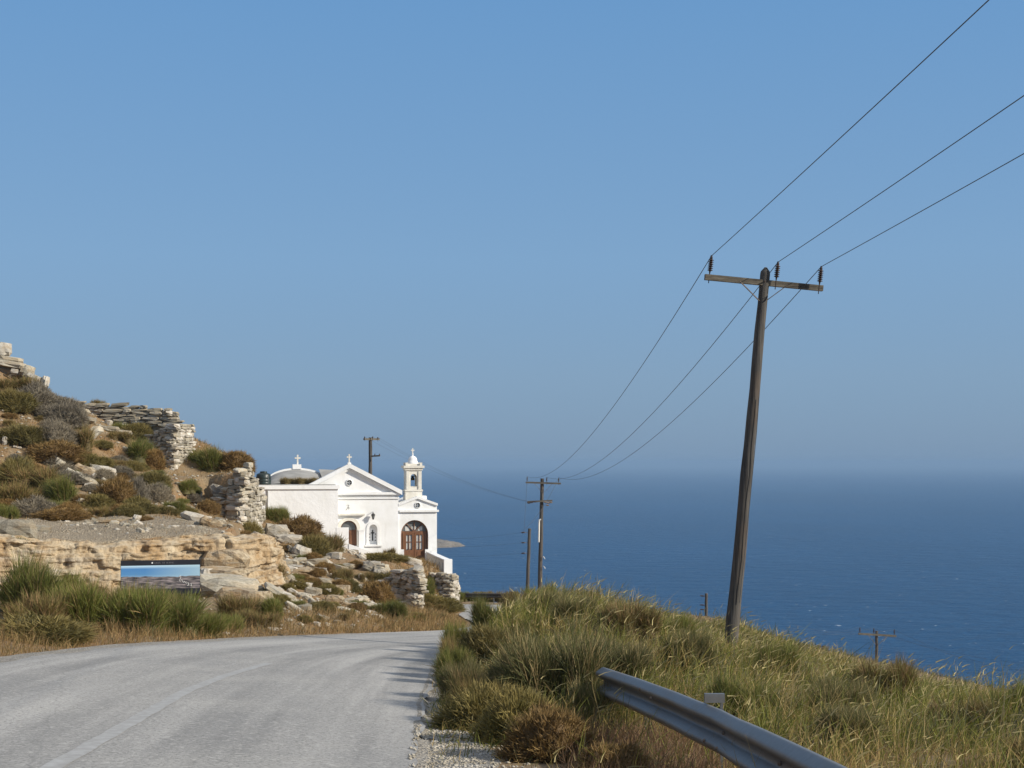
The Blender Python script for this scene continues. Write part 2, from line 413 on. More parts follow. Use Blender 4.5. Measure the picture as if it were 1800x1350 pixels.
def poly_sd(poly, x, y):
    x = np.asarray(x, float); y = np.asarray(y, float); best = np.full(x.shape, 1e9); ins = np.zeros(x.shape, bool)
    n = len(poly)
    for i in range(n):
        ax, ay = poly[i]; bx, by = poly[(i + 1) % n]; dx, dy = bx - ax, by - ay
        t = np.clip(((x - ax) * dx + (y - ay) * dy) / (dx * dx + dy * dy), 0, 1)
        best = np.minimum(best, np.hypot(x - ax - t * dx, y - ay - t * dy))
        cond = ((ay > y) != (by > y)) & (x < (bx - ax) * (y - ay) / (by - ay + 1e-12) + ax)
        ins ^= cond
    return np.where(ins, best, -best)

def ground(x, y):
    x = np.asarray(x, float); y = np.asarray(y, float) + 0 * x; x = x + 0 * y
    yc = np.clip(y, -40, 112); xc = np.clip(x, -62, 60)
    pl = plane(yc)
    L, R = xL(yc), xR(yc)
    lo = tps_eval(fit_lo, np.minimum(xc, L), yc) + pl
    up = tps_eval(fit_up, np.minimum(xc, L), yc) + pl
    msk = sstep(-0.35, 0.35, poly_sd(BENCH, xc, yc) + 0.25 * fbm(xc * 0.9, yc * 0.9, oct=3, seed=3))
    left = lo + (up - lo) * msk
    le = sstep(0.0, 1.6, L - xc); left = left * le + (roadz(L, yc) - 0.03) * (1 - le)
    left = left + 0.22 * fbm(xc * 0.55, yc * 0.55, seed=5) * sstep(0.4, 4.0, L - xc) + 0.10 * fbm(xc * 2.1, yc * 2.1, seed=9) * sstep(0.3, 2.0, L - xc)
    # right of the road: a grassy mound, then the slope down to the sea
    s = xc - R
    mound = 0.74 * np.exp(-((s - 2.4) / 1.75) ** 2) * sstep(15.0, 21.0, yc) * (1 - 0.75 * sstep(29, 40, yc)) * sstep(0.1, 1.2, s)
    mound = mound + 0.62 * np.exp(-((s - 0.95) / 0.9) ** 2) * sstep(23, 28, yc) * (1 - sstep(33, 38, yc)) * sstep(0.0, 0.5, s)
    s2 = xc - np.maximum(R, np.minimum(3.0, R + 40) * (yc > 60)); s2 = np.minimum(s, s2)
    fall = -(0.285 - 0.065 * sstep(38, 70, yc)) * np.maximum(0, s2 - 3.2 - 2.7 * (1 - sstep(15.5, 23, yc)))
    right = roadz(np.minimum(xc, R), yc) - 0.05 + mound + fall + (0.10 * fbm(xc * 0.8, yc * 0.8, seed=12)) * sstep(0.5, 3, s)
    mid = roadz(xc, yc) - 0.05
    wl = sstep(-0.25, 0.5, L - xc); wr = sstep(-0.2, 0.4, s)
    z = mid * (1 - wl) * (1 - wr) + left * wl + right * wr * (1 - wl)
    # the land drops to the sea beyond the bend
    z = z - 0.42 * np.maximum(0, y - 104) - 0.0 * x - 0.42 * np.maximum(0, np.abs(x + 1) - 61) * (x > 0) + 0.25 * np.maximum(0, -x - 62)
    return z

def ground1(x, y): return float(ground(np.array([x]), np.array([y]))[0])
_ds = np.arange(7.0, 135.0, 0.1)
def hit(px, py):
    """where the sight line through a photo pixel meets the terrain"""
    x = (px - CX) / F * _ds; z = (HY - py) / F * _ds
    g = ground(x, _ds)
    k = np.nonzero(g > z)[0]
    i = k[0] if len(k) else int(np.argmin(np.abs(z - g)))
    return Vector((x[i], _ds[i], g[i]))

def axis(parts):
    out = []
    for a, b, st in parts: out += list(np.arange(a, b, st))
    return np.array(out + [parts[-1][1]])
gx = axis([(-200, -60, 7), (-60, -26, 1.4), (-26, 10, 0.22), (10, 45, 0.9), (45, 400, 12)])
gy = axis([(-40, 6, 1.5), (6, 20, 0.35), (20, 84, 0.25), (84, 116, 0.9), (116, 420, 9)])
X, Y = np.meshgrid(gx, gy)
Z = np.maximum(ground(X, Y), SEA_Z - 8)
nx, ny = len(gx), len(gy)
idx = (np.arange(ny - 1)[:, None] * nx + np.arange(nx - 1)[None]).ravel()
Q = np.c_[idx, idx + 1, idx + nx + 1, idx + nx]
terrain_me = np_mesh("terrain", np.c_[X.ravel(), Y.ravel(), Z.ravel()], Q, smooth=True)
terrain = tag(link("terrain", terrain_me, M["soil"]), kind="structure")

# ------------------------------------------------------------------ sea with wind ripples and small white caps
m = Nodes("sea_water"); v = m.coord((1, 1, 1))
w1 = m.noise(m.coord((1, 1.6, 1)), 0.030, 6, 0.6); w2 = m.noise(m.coord((1, 1.5, 1)), 0.25, 5, 0.6); w3 = m.noise(v, 0.0016, 4)
ad = m.n("Math"); ad.operation = 'MULTIPLY_ADD'; ad.inputs[1].default_value = 0.25; m.l(w2, ad.inputs[0]); m.l(w1, ad.inputs[2])
c = m.mix(m.ramp(w3, [(0.35, 0.0), (0.65, 1.0)]), (0.003, 0.045, 0.118), (0.0045, 0.056, 0.145))
cap = m.noise(m.coord((0.6, 0.35, 1)), 0.30, 2, 0.5); cap2 = m.noise(v, 0.011, 3)
capm = m.n("Math"); capm.operation = 'MULTIPLY'; m.l(m.ramp(cap, [(0.70, 0.0), (0.745, 0.55)]), capm.inputs[0]); m.l(m.ramp(cap2, [(0.40, 0.0), (0.52, 1.0)]), capm.inputs[1])
c = m.mix(capm.outputs[0], c, (0.70, 0.74, 0.76))
m.base(c); m.rough(0.30); m.p.inputs["IOR"].default_value = 1.33; m.p.inputs["Specular IOR Level"].default_value = 0.12
m.bump(ad.outputs[0], 0.9, 9.0); M["sea"] = m.m
R_SEA = 42000.0
sea_me = bpy.data.meshes.new("sea")
ang = [2 * math.pi * k / 96 for k in range(96)]
sea_me.from_pydata([(R_SEA * math.cos(a), R_SEA * math.sin(a), 0) for a in ang], [], [tuple(range(96))])
sea = tag(link("sea", sea_me, M["sea"], loc=(0, 0, SEA_Z)), kind="structure")

# ------------------------------------------------------------------ headland out in the sea
hd = 1860.0
c0 = P(640, 958, hd); 
hu = np.linspace(-1, 1, 70); hv = np.linspace(-1, 1, 26); HU, HV = np.meshgrid(hu, hv)
hx = HU * 134.0; hyv = HV * 60.0
hr = np.clip(1 - np.abs(HU) ** 2.2 - HV ** 2, 0, 1)
hz = 19.0 * hr ** 0.55 * (0.72 + 0.5 * fbm(hx / 40, hyv / 30, seed=21)) - 1.5 + 3 * fbm(hx / 9, hyv / 9, seed=22) * (hr > 0.02)
ii = (np.arange(25)[:, None] * 70 + np.arange(69)[None]).ravel()
m = Nodes("headland_rock"); v = m.coord(); f = m.noise(v, 0.06, 6, 0.65); f2 = m.noise(v, 0.35, 4)
c = m.ramp(f, [(0.36, (0.15, 0.12, 0.085)), (0.6, (0.28, 0.23, 0.17)), (0.72, (0.42, 0.37, 0.30))]); m.base(m.mix(m.ramp(f2, [(0.4, 0.5), (0.6, 0.0)]), c, (0.10, 0.085, 0.06))); m.rough(0.95); m.bump(f2, 0.8, 2.0)
hl = link("headland", np_mesh("headland", np.c_[hx.ravel(), hyv.ravel(), hz.ravel()], np.c_[ii, ii + 1, ii + 71, ii + 70], smooth=True), m.m, loc=(c0.x, c0.y, SEA_Z))
tag(hl, kind="structure")

# ------------------------------------------------------------------ road
ts = np.arange(-40, 100, 0.4); us = np.linspace(0, 1, 15)
TT, UU = np.meshgrid(ts, us, indexing='ij')
RXX = xL(TT) + (xR(TT) - xL(TT)) * UU
edge = 0.07 * fbm(TT * 1.7, UU * 3, seed=31)
RXX = RXX + np.where(UU == 0, edge, 0) + np.where(UU == 1, 1.6 * edge, 0)
RZZ = roadz(RXX, TT) + 0.0
n_u = len(us); ri = (np.arange(len(ts) - 1)[:, None] * n_u + np.arange(n_u - 1)[None]).ravel()
road_me = np_mesh("road", np.c_[RXX.ravel(), TT.ravel(), RZZ.ravel()], np.c_[ri, ri + 1, ri + n_u + 1, ri + n_u], smooth=True)
uv = road_me.uv_layers.new(name="UVMap")
lv = np.zeros(len(road_me.loops), dtype=np.int32); road_me.loops.foreach_get("vertex_index", lv)
uvs = np.c_[((UU - 0.5) * 7.0).ravel(), TT.ravel()][lv]
uv.data.foreach_set("uv", uvs.astype(np.float32).ravel())
road = tag(link("road", road_me, M["asphalt"]), kind="structure")
# worn centre line
cy = np.arange(5.0, 22.6, 0.3); cx0 = np.interp(cy, [0, 5, 9.9, 16.6, 19.3, 24], [-2.75, -2.95, -3.2, -3.8, -3.88, -3.8])
wln = 0.075
lv_ = []; lf_ = []
for i, (a, b) in enumerate(zip(cx0, cy)):
    j = 0.008 * math.sin(i * 1.7)
    for s_ in (-wln + j, wln + j): lv_.append((a + s_, b, float(roadz(a + s_, b)) + 0.004))
    if i: lf_.append((2 * i - 2, 2 * i - 1, 2 * i + 1, 2 * i))
cl_me = bpy.data.meshes.new("centre_line"); cl_me.from_pydata(lv_, [], lf_)
link("centre_line", cl_me, M["paint"], road)
# pale chippings swept to the road edges: one ragged strip on each side
def strip(name, fn, w0, w1, y0, y1, dz=0.012):
    ys_ = np.arange(y0, y1, 0.25); k_ = 6; V_, F_ = [], []
    for i, yy in enumerate(ys_):
        e = float(fn(yy)); ww0 = w0 * (0.7 + 0.8 * abs(float(fbm(np.array([yy * 0.9]), np.array([1.0]), seed=41)[0]))); ww1 = w1 * (0.7 + 0.9 * abs(float(fbm(np.array([yy * 0.7]), np.array([5.0]), seed=43)[0])))
        for k in range(k_):
            t = k / (k_ - 1); xx = e - ww0 + (ww0 + ww1) * t
            edge_ = min(1.0, 4 * t * (1 - t) + 0.12)
            V_.append((xx, yy, max(ground1(xx, yy), float(roadz(xx, yy)) if xL(yy) < xx < xR(yy) else -99) + dz * edge_ - 0.004))
    for i in range(len(ys_) - 1):
        for k in range(k_ - 1): F_.append((i * k_ + k, i * k_ + k + 1, (i + 1) * k_ + k + 1, (i + 1) * k_ + k))
    me = bpy.data.meshes.new(name); me.from_pydata(V_, [], F_)
    return tag(link(name, me, M["gravel"]), kind="structure")
strip("gravel_verge", xR, 0.05, 0.70, 7.0, 13.2)
strip("gravel_verge", xR, 0.10, 0.25, 13.25, 27.0)
strip("gravel_verge", xL, 0.25, 0.42, 14.0, 36.0)

# gravel lying on the rock bench
bx, by_ = np.meshgrid(np.arange(-23.0, -8.7, 0.3), np.arange(38.8, 54.5, 0.3))
bedge = poly_sd(np.array([(-23, 39), (-14.1, 41.4), (-9.0, 44.4), (-10.2, 49.5), (-13.0, 53.5), (-17, 52.5), (-23, 50.5)], float), bx, by_) + 0.5 * fbm(bx * 0.8, by_ * 0.8, seed=91)
bz = ground(bx, by_) + np.clip(bedge * 0.12, -0.3, 0.05)
nbx = bx.shape[1]; bi = (np.arange(bx.shape[0] - 1)[:, None] * nbx + np.arange(nbx - 1)[None]).ravel()
tag(link("gravel_bench", np_mesh("gravel_bench", np.c_[bx.ravel(), by_.ravel(), bz.ravel()], np.c_[bi, bi + 1, bi + nbx + 1, bi + nbx], smooth=True), M["bench"]), kind="structure")

# ------------------------------------------------------------------ haze over the sea
m = Nodes("haze"); m.t.nodes.remove(m.p)
pv = m.n("VolumePrincipled"); pv.inputs["Color"].default_value = (0.32, 0.485, 0.69, 1); pv.inputs["Density"].default_value = 0.00012; pv.inputs["Anisotropy"].default_value = 0.0
m.l(pv.outputs[0], m.out.inputs["Volume"])
hz_o = MB().box(-44000, 44000, -44000, 44000, SEA_Z - 10, 14.0).build("haze", m.m)
tag(hz_o, "thin blue summer haze lying over the sea and the coast", kind="stuff")

# ------------------------------------------------------------------ power poles and wires
def insulator(parent, p, up, h=0.36, sheds=5, far=False):
    mb = MB(); p = Vector(p); up = Vector(up).normalized()
    prof = [(0.012, -0.16), (0.012, 0.02)]
    pts = [p + up * -0.16, p + up * 0.02, p + up * (h * 0.22)]
    mb.tube(pts, [0.010, 0.010, 0.022], 6)
    z = h * 0.22
    step = (h * 0.62) / sheds
    for k in range(sheds):
        mb.tube([p + up * z, p + up * (z + step * 0.30), p + up * (z + step * 0.45), p + up * (z + step)], [0.020, 0.058, 0.056, 0.020], 10)
        z += step
    mb.tube([p + up * z, p + up * (z + 0.02), p + up * (h + 0.01)], [0.026, 0.030, 0.018], 8)
    mb.build("insulator", M["insulator"], parent)
    return p + up * h

def pole_body(parent, base, top, r0, r1, name="pole_shaft", seed=1, n=12, pointed=True):
    base, top = Vector(base), Vector(top); k = 14; pts, rs = [], []
    for i in range(k + 1):
        t = i / k; p = base.lerp(top, t)
        p += Vector((0.007 * math.sin(i * 1.3 + seed) * (0 < i < k), 0.006 * math.cos(i * 1.9 + seed) * (0 < i < k), 0))
        pts.append(p); rs.append(r0 + (r1 - r0) * t + 0.005 * math.sin(i * 2.7 + seed))
    if pointed:
        d = (top - base).normalized(); pts += [top + d * 0.05, top + d * 0.14]; rs += [r1 * 0.98, r1 * 0.25]
    return MB().tube(pts, rs, n).build(name, M["timber"], parent)

def beam(parent, a, b, w, h, name, mat, up=Vector((0, 0, 1))):
    a, b = Vector(a), Vector(b); t = (b - a).normalized(); s = t.cross(up).normalized(); u = s.cross(t)
    vs = [q + s * (w / 2 * i) + u * (h / 2 * j) for q in (a, b) for i, j in ((-1, -1), (1, -1), (1, 1), (-1, 1))]
    mb = MB().add(vs, [(0, 3, 2, 1), (4, 5, 6, 7), (0, 1, 5, 4), (1, 2, 6, 5), (2, 3, 7, 6), (3, 0, 4, 7)])
    return mb.build(name, mat, parent)

def wire(name, a, b, sag, r, label, group, n=28):
    a, b = Vector(a), Vector(b); pts = []
    for i in range(n + 1):
        t = i / n; p = a.lerp(b, t); p.z -= 4 * sag * t * (1 - t); pts.append(p)
    o = MB().tube(pts, r, 5).build(name, M["wire"])
    tag(o, label, "power line", group); return o

# big leaning pole by the mound
d1 = 29.0
top1, low1 = P(1345, 482, d1), P(1287, 1110, d1)
axis1 = (top1 - low1).normalized()
gb = Vector(low1); gb = low1 - axis1 * 0.9
pole1 = tag(empty("utility_pole", gb), "tall leaning grey wooden utility pole standing behind the grassy mound", "utility pole", "wooden poles along the coast road")
def P1(v): return Vector(v) - gb
pole_body(pole1, P1(gb), P1(top1), 0.146, 0.097, seed=2, n=16)
arm_a, arm_b = P(1239, 487, d1 - 0.16), P(1446, 507, d1 - 0.16 + 0.25)
arm1 = beam(pole1, P1(arm_a), P1(arm_b), 0.10, 0.115, "crossarm", M["arm"], axis1)
for q, e in ((P(1300, 494, d1 - 0.25), P(1335, 529, d1 - 0.14)), (P(1386, 500, d1 - 0.22), P(1349, 527, d1 - 0.12))):
    beam(pole1, P1(q), P1(e), 0.014, 0.038, "brace", M["iron"], Vector((0, -1, 0.1)))
MB().tube([P1(P(1345, 494, d1 - 0.26)), P1(P(1345, 494, d1 + 0.2))], 0.018, 8).build("bolt", M["iron"], pole1)
MB().tube([P1(P(1334, 700, d1 - 0.13)), P1(P(1330, 760, d1 - 0.14)), P1(P(1316, 905, d1 - 0.15)), P1(P(1300, 1060, d1 - 0.16))], 0.007, 5).build("earth_wire", M["wire"], pole1)
tips1 = []
for px, py in ((1247, 484), (1364, 495), (1440, 503)):
    t_ = insulator(pole1, P1(P(px, py, d1 - 0.12)), axis1 + Vector((0.02, 0, 0)), 0.40, 6)
    tips1.append(t_ + gb)

# next pole down the road with the service arm
def pole_far(name, label, d, px, py_top, py_base, r0, r1, armL, armR, py_arm_l, py_arm_r, ins, skew=0.0, lean_px=0):
    top, low = P(px, py_top, d), P(px + lean_px, py_base, d)
    gz = ground1(low.x, d)
    ax = (top - low).normalized(); low = top + ax * ((min(gz, low.z) - 0.5 - top.z) / ax.z)
    o = tag(empty(name, low), label, "utility pole", "wooden poles along the coast road")
    pole_body(o, (0, 0, 0), top - low, r0, r1, seed=int(px), pointed=False)
    tips = []
    if armL is not None:
        a, b = P(armL, py_arm_l, d - r1 - 0.05 - skew), P(armR, py_arm_r, d - r1 - 0.05 + skew)
        beam(o, a - low, b - low, 0.10, 0.12, "crossarm", M["arm"], ax)
        for ip in ins:
            t = (ip - armL) / (armR - armL); q = a.lerp(b, t) + ax * 0.05
            tips.append(insulator(o, q - low, ax, 0.36, 4) + low)
        c = a.lerp(b, 0.5)
        for s in (-1, 1):
            q = c + (b - a).normalized() * (0.62 * s) - ax * 0.05 + Vector((0, -0.05, 0)); e = c - ax * 0.62 + (b - a).normalized() * (0.10 * s)
            beam(o, q - low, e - low, 0.02, 0.05, "brace", M["iron"], Vector((0, -1, 0.1)))
    return o, low, tips

pole2, low2, tips2 = pole_far("utility_pole", "distant utility pole with two crossarms and a white conduit, beside a shorter pole", 100.0, 953, 841, 1036, 0.17, 0.12, 924, 986, 848, 850, (926.5, 961, 982), 0.0, -4)
d2 = 100.0
beam(pole2, P(927, 882, d2 - 0.25) - low2, P(971, 880, d2 - 0.25) - low2, 0.10, 0.11, "crossarm", M["arm"])
for k, (px, py) in enumerate(((929, 884), (934, 883), (940, 882), (959, 883), (963, 884), (968, 883), (962, 888))):
    q = P(px, py, d2 - 0.4) - low2
    MB().tube([q + Vector((-0.12, 0, 0.02)), q + Vector((-0.03, 0, 0)), q + Vector((0.04, 0, 0)), q + Vector((0.13, 0, -0.03))], [0.02, 0.055, 0.055, 0.02], 8).build("strain_insulator", M["iron"] if k > 2 else M["insulator"], pole2)
MB().tube([P(951, 913, d2 - 0.28) - low2, P(948, 914, d2 - 0.30) - low2, P(947.6, 918, d2 - 0.3) - low2, P(947.0, 953, d2 - 0.3) - low2], 0.06, 8).build("conduit", M["pipe"], pole2)
for px, py in ((955, 978), (955.5, 995)):
    q = P(px, py, d2 - 0.2) - low2
    MB().tube([q, q + Vector((0.12, -0.05, -0.18))], 0.025, 6).build("step_peg", M["pipe"], pole2)

# short pole with three side insulators
pole3, low3, _ = pole_far("utility_pole", "short pole with three insulators on its left side, next to the conduit pole", 95.0, 931, 929, 1036, 0.13, 0.10, None, None, 0, 0, (), 0, -4)
tips3 = []
for py in (936.5, 954.5, 973):
    q = P(929.5, py, 95.0) - low3
    MB().tube([q, q + Vector((-0.28, -0.05, 0.03))], 0.016, 6).build("bracket", M["iron"], pole3)
    MB().tube([q + Vector((-0.26, -0.05, 0.03)), q + Vector((-0.30, -0.05, 0.03)), q + Vector((-0.42, -0.05, 0.02)), q + Vector((-0.52, -0.05, 0.02))], [0.02, 0.05, 0.05, 0.02], 8).build("insulator", M["insulator"], pole3)
    tips3.append(q + Vector((-0.52, -0.05, 0.02)) + low3)

# pole behind the chapel
pole4, low4, _ = pole_far("utility_pole", "brown utility pole rising behind the chapel roof", 98.0, 651, 769, 900, 0.15, 0.12, None, None, 0, 0, ())
beam(pole4, P(640, 772, 97.2) - low4, P(666, 772, 98.6) - low4, 0.13, 0.13, "crossarm", M["arm"])
beam(pole4, P(652, 802, 97.8) - low4, P(668, 801, 97.6) - low4, 0.10, 0.10, "lower_arm", M["arm"])
tips4 = []
for px, py in ((641, 769), (655, 769), (664, 770)):
    tips4.append(insulator(pole4, P(px, py + 2, 97.6) - low4, (0, 0, 1), 0.14, 2) + low4)
for px in (659, 667):
    MB().tube([P(px, 801, 97.5) - low4, P(px, 797.5, 97.5) - low4], [0.04, 0.03], 8).build("insulator", M["insulator"], pole4)

# poles down the slope to the sea
pole5, low5, tips5 = pole_far("utility_pole", "low utility pole with one level crossarm, on the slope at the far right", 92.0, 1541, 1109, 1190, 0.11, 0.09, 1509, 1575, 1114, 1118, (1511.5, 1536, 1572), 0.2)
pole6, low6, _ = pole_far("utility_pole", "thin pole showing above the grass just left of the big leaning pole", 78.0, 1241.5, 1043, 1100, 0.09, 0.075, None, None, 0, 0, ())
for py in (1048, 1064, 1072):
    q = P(1240, py, 78.0) - low6
    MB().tube([q, q + Vector((-0.18, -0.05, 0.02)), q + Vector((-0.30, -0.05, 0.03))], [0.015, 0.04, 0.03], 6).build("insulator", M["insulator"], pole6)
pole7, low7, _ = pole_far("utility_pole", "pole top with dark insulators barely showing above the grass, right of the leaning pole", 72.0, 1448, 1135, 1190, 0.09, 0.08, None, None, 0, 0, ())
for dx_, py in ((-9, 1133), (-6, 1138), (-4, 1143), (3, 1140)):
    q = P(1448 + dx_ * 0.3, py + 3, 72.0) - low7
    MB().tube([q, q + Vector((dx_ * 0.02, -0.04, 0.02)), q + Vector((dx_ * 0.034, -0.04, 0.03))], [0.015, 0.045, 0.03], 6).build("insulator", M["insulator"], pole7)

# wires from the leaning pole: forward to the next pole, back over the camera's right shoulder
for k, (a, b) in enumerate(zip(tips1, tips2)):
    wire("power_line", a, b, (1.45, 1.5, 1.5)[k], 0.0085, ("leftmost wire sagging between the leaning pole and the conduit pole", "middle wire sagging between the leaning pole and the conduit pole", "rightmost wire sagging between the leaning pole and the conduit pole")[k], "power wires")
for k, (a, (px, py, d)) in enumerate(zip(tips1, ((1738, 0, 15.0), (1800, 168, 17.3), (1800, 270, 19.4)))):
    q = P(px, py, d); e = a + (q - a) * ((a.y + 36.0) / (a.y - q.y))
    e.z += 1.0
    t = (a.y - q.y) / (a.y + 36.0); zl = a.z + (e.z - a.z) * t
    wire("power_line", a, e, (zl - q.z) / (4 * t * (1 - t)), 0.0072, ("highest wire crossing the sky at the upper right", "middle wire crossing the sky at the upper right", "lowest wire crossing the sky at the upper right")[k], "power wires", 40)
for k, a in enumerate(tips4):
    b = P(928 + 2 * k, 882, d2 - 0.5)
    wire("service_wire", a, b, 0.5, 0.0045, ("left", "middle", "right")[k] + " one of three faint wires from the chapel pole to the conduit pole", "service wires by the chapel")
for k, a in enumerate(tips3):
    wire("service_wire", a, P(690, (945, 955, 970)[k], 97), 0.25, 0.005, ("upper", "middle", "lowest")[k] + " faint wire running from the short pole towards the chapel", "service wires by the chapel")
wire("service_wire", tips2[0], P(921, 935, 96), 0.15, 0.010, "drop wire from the left end of the upper crossarm to the short pole", "service wires by the chapel")
wire("service_wire", tips2[2], P(922, 930, 96), 0.4, 0.010, "drop wire from the right end of the upper crossarm to the short pole", "service wires by the chapel")
for k, a in enumerate(tips5):
    wire("power_line", a, P(1395 - 15 * k, 1098 + 4 * k, 78), 0.3, 0.005, ("left", "middle", "right")[k] + " insulator's thin wire leaving the low far-right pole to the left", "wires of the low far-right pole")
    wire("power_line", a, P(1900, 1175 + 18 * k, 86), 0.5, 0.005, ("left", "middle", "right")[k] + " insulator's thin wire leaving the low far-right pole to the right", "wires of the low far-right pole")

# ------------------------------------------------------------------ crash barriers
def guardrail(pts, zoff_top, label, posts, mat=None, height=0.31, group="crash barriers", wavy=True, bend=None):
    """W-profile beam along pts (x, y, z of the top edge)"""
    prof = [(0.0, 0.0), (0.020, -0.004), (0.070, -0.040), (0.082, -0.052), (0.082, -0.072), (0.070, -0.086), (0.012, -0.124), (0.0, -0.134), (0.0, -0.176), (0.012, -0.186), (0.070, -0.224), (0.082, -0.238), (0.082, -0.258), (0.070, -0.270), (0.020, -0.306), (0.0, -0.310)]
    root = tag(empty("guardrail", pts[0]), label, "guardrail", group)
    o = Vector(pts[0]); V, Fc = [], []; n = len(prof)
    for i, p in enumerate(pts):
        p = Vector(p); a = Vector(pts[max(0, i - 1)]); b = Vector(pts[min(len(pts) - 1, i + 1)])
        t = (b - a); t.z = 0; t.normalize(); s = Vector((-t.y, t.x, 0))
        if s.x > 0: s = -s
        for (dx, dz) in prof: V.append(p - o + s * dx + Vector((0, 0, dz)))
    V2 = []
    for (i, v) in enumerate(V): V2.append(v)
    m_ = len(pts)
    for i in range(m_ - 1):
        for k in range(n - 1): Fc.append((i * n + k, i * n + k + 1, (i + 1) * n + k + 1, (i + 1) * n + k))
    mb = MB().add(V2, Fc, True)
    bo = mb.build("beam", mat or M["steel"], root)
    sol = bo.modifiers.new("thickness", 'SOLIDIFY'); sol.thickness = 0.004; sol.offset = 0.0
    for (px_, py_, pz_) in posts:
        g = ground1(px_, py_)
        MB().box(-0.03, 0.03, -0.06, 0.06, g - 0.4 - o.z, pz_ - 0.02 - o.z).build("post", M["steel"], root, (px_ - o.x + 0.10, py_ - o.y, 0))
    return root, o
rp = []
for y in np.arange(4.4, 14.95, 0.35):
    x = float(np.interp(y, [4.4, 6.73, 7.74, 9.26, 11.45, 13.2, 14.9], [1.60, 1.59, 1.55, 1.48, 1.33, 1.16, 0.96]))
    z = -0.87 - 0.086 * y - 0.018 * math.exp(-((y - 9.7) / 0.6) ** 2)
    x += 0.05 * math.exp(-((y - 9.9) / 0.5) ** 2)
    rp.append((x, float(y), z))
rail, ro = guardrail(rp, 0, "dented grey steel crash barrier running down the right verge", [(1.22, 13.9, -2.20), (1.70, 5.9, -1.5)])
# post with spacer plate showing behind the beam
sp = Vector((1.42, 10.35, -1.70)) - ro
MB().box(-0.02, 0.125, -0.02, 0.02, -0.05, 0.015).box(0.10, 0.12, 0.021, 0.05, -1.3, -0.005).build("spacer", M["steel"], rail, sp)
for y_, dz_ in ((12.6, -0.06), (12.1, -0.10), (10.2, -0.05), (10.05, -0.04), (9.9, -0.15), (10.15, -0.235), (9.75, -0.24), (8.1, -0.15)):
    x_ = float(np.interp(y_, [p[1] for p in rp], [p[0] for p in rp])); z_ = float(np.interp(y_, [p[1] for p in rp], [p[2] for p in rp]))
    dep = 0.080 if dz_ in (-0.06, -0.10, -0.235, -0.24) else (0.035 if dz_ > -0.06 else 0.006)
    MB().lathe((0, 0, 0), [(0.0, 0.016), (0.011, 0.014), (0.016, 0.0)], 8).build("bolt", M["iron"], rail, (x_ - dep - ro.x, y_ - ro.y, z_ + dz_ - ro.z)).rotation_euler = (0, -math.pi / 2, 0)
fp = []
for k in range(18):
    y = 96.5 + 3.4 * (k / 17) ** 1.2; x = float(np.interp(y, RY, RX)) + 0.5
    fp.append((x, y, float(plane(y)) + 0.78))
far_rail, fo = guardrail(fp[::-1], 0, "far crash barrier on the outside of the bend past the chapel", [(p[0], p[1], p[2] - 0.02) for p in fp[2::4]], M["timber"])  # steel beam in dark pole material: its shaded side is painted into the colour

# ------------------------------------------------------------------ roadside picture board
sg = tag(empty("billboard", P(282, 1060, 38.6)), "wide picture board with a coast photograph, half hidden behind roadside bushes", "billboard")
so = P(282, 1060, 38.6)
A, B_, C_, D_ = [P(px, py, d) - so for px, py, d in ((212, 986, 38.4), (352, 983.5, 38.8), (352, 1043, 38.8), (212, 1046, 38.4))]
ex = (B_ - A); ez = (A - D_); nrm = ex.cross(ez).normalized()
if nrm.y > 0: nrm = -nrm
def slab(name, a, ex_, ez_, t0, t1, mat, parent):
    vs = [a + nrm * t0, a + ex_ + nrm * t0, a + ex_ + ez_ + nrm * t0, a + ez_ + nrm * t0, a + nrm * t1, a + ex_ + nrm * t1, a + ex_ + ez_ + nrm * t1, a + ez_ + nrm * t1]
    return MB().add(vs, [(0, 3, 2, 1), (4, 5, 6, 7), (0, 1, 5, 4), (1, 2, 6, 5), (2, 3, 7, 6), (3, 0, 4, 7)]).build(name, mat, parent)
M["board_black"] = simple("board_black", (0.012, 0.013, 0.020), (0.020, 0.021, 0.030), 2.0, 0.5, 0.0)
slab("panel", D_, ex, ez, -0.04, 0.0, M["board_black"], sg)
# printed coast photograph: sky, sea and stony shore (flat print)
m = Nodes("coast_print"); tc = m.n("TexCoord"); sepn = m.n("SeparateXYZ"); m.l(tc.outputs["UV"], sepn.inputs[0])
nz = m.n("TexNoise"); nz.inputs["Scale"].default_value = 9.0; nz.inputs["Detail"].default_value = 6.0
mpn = m.n("Mapping"); mpn.inputs["Scale"].default_value = (1.0, 1.8, 1.0); m.l(tc.outputs["UV"], mpn.inputs["Vector"]); m.l(mpn.outputs[0], nz.inputs["Vector"])
shore = m.ramp(nz.outputs["Fac"], [(0.34, (0.035, 0.033, 0.045)), (0.5, (0.15, 0.135, 0.135)), (0.64, (0.34, 0.29, 0.29))])
skyc = m.ramp(sepn.outputs["Y"], [(0.42, (0.30, 0.48, 0.62)), (0.62, (0.10, 0.27, 0.52)), (0.86, (0.08, 0.24, 0.52)), (0.97, (0.50, 0.70, 0.85))])
skyc = m.mix(m.ramp(sepn.outputs["X"], [(0.3, 0.0), (1.0, 0.75)]), skyc, (0.42, 0.60, 0.68))
nz2 = m.n("TexNoise"); nz2.noise_dimensions = '1D'; nz2.inputs["Scale"].default_value = 5.0; m.l(sepn.outputs["X"], nz2.inputs["W"])
hgt = m.n("Math"); hgt.operation = 'MULTIPLY_ADD'; hgt.inputs[1].default_value = 0.16; hgt.inputs[2].default_value = 0.44; m.l(nz2.outputs["Fac"], hgt.inputs[0])
gt = m.n("Math"); gt.operation = 'GREATER_THAN'; m.l(sepn.outputs["Y"], gt.inputs[0]); m.l(hgt.outputs[0], gt.inputs[1])
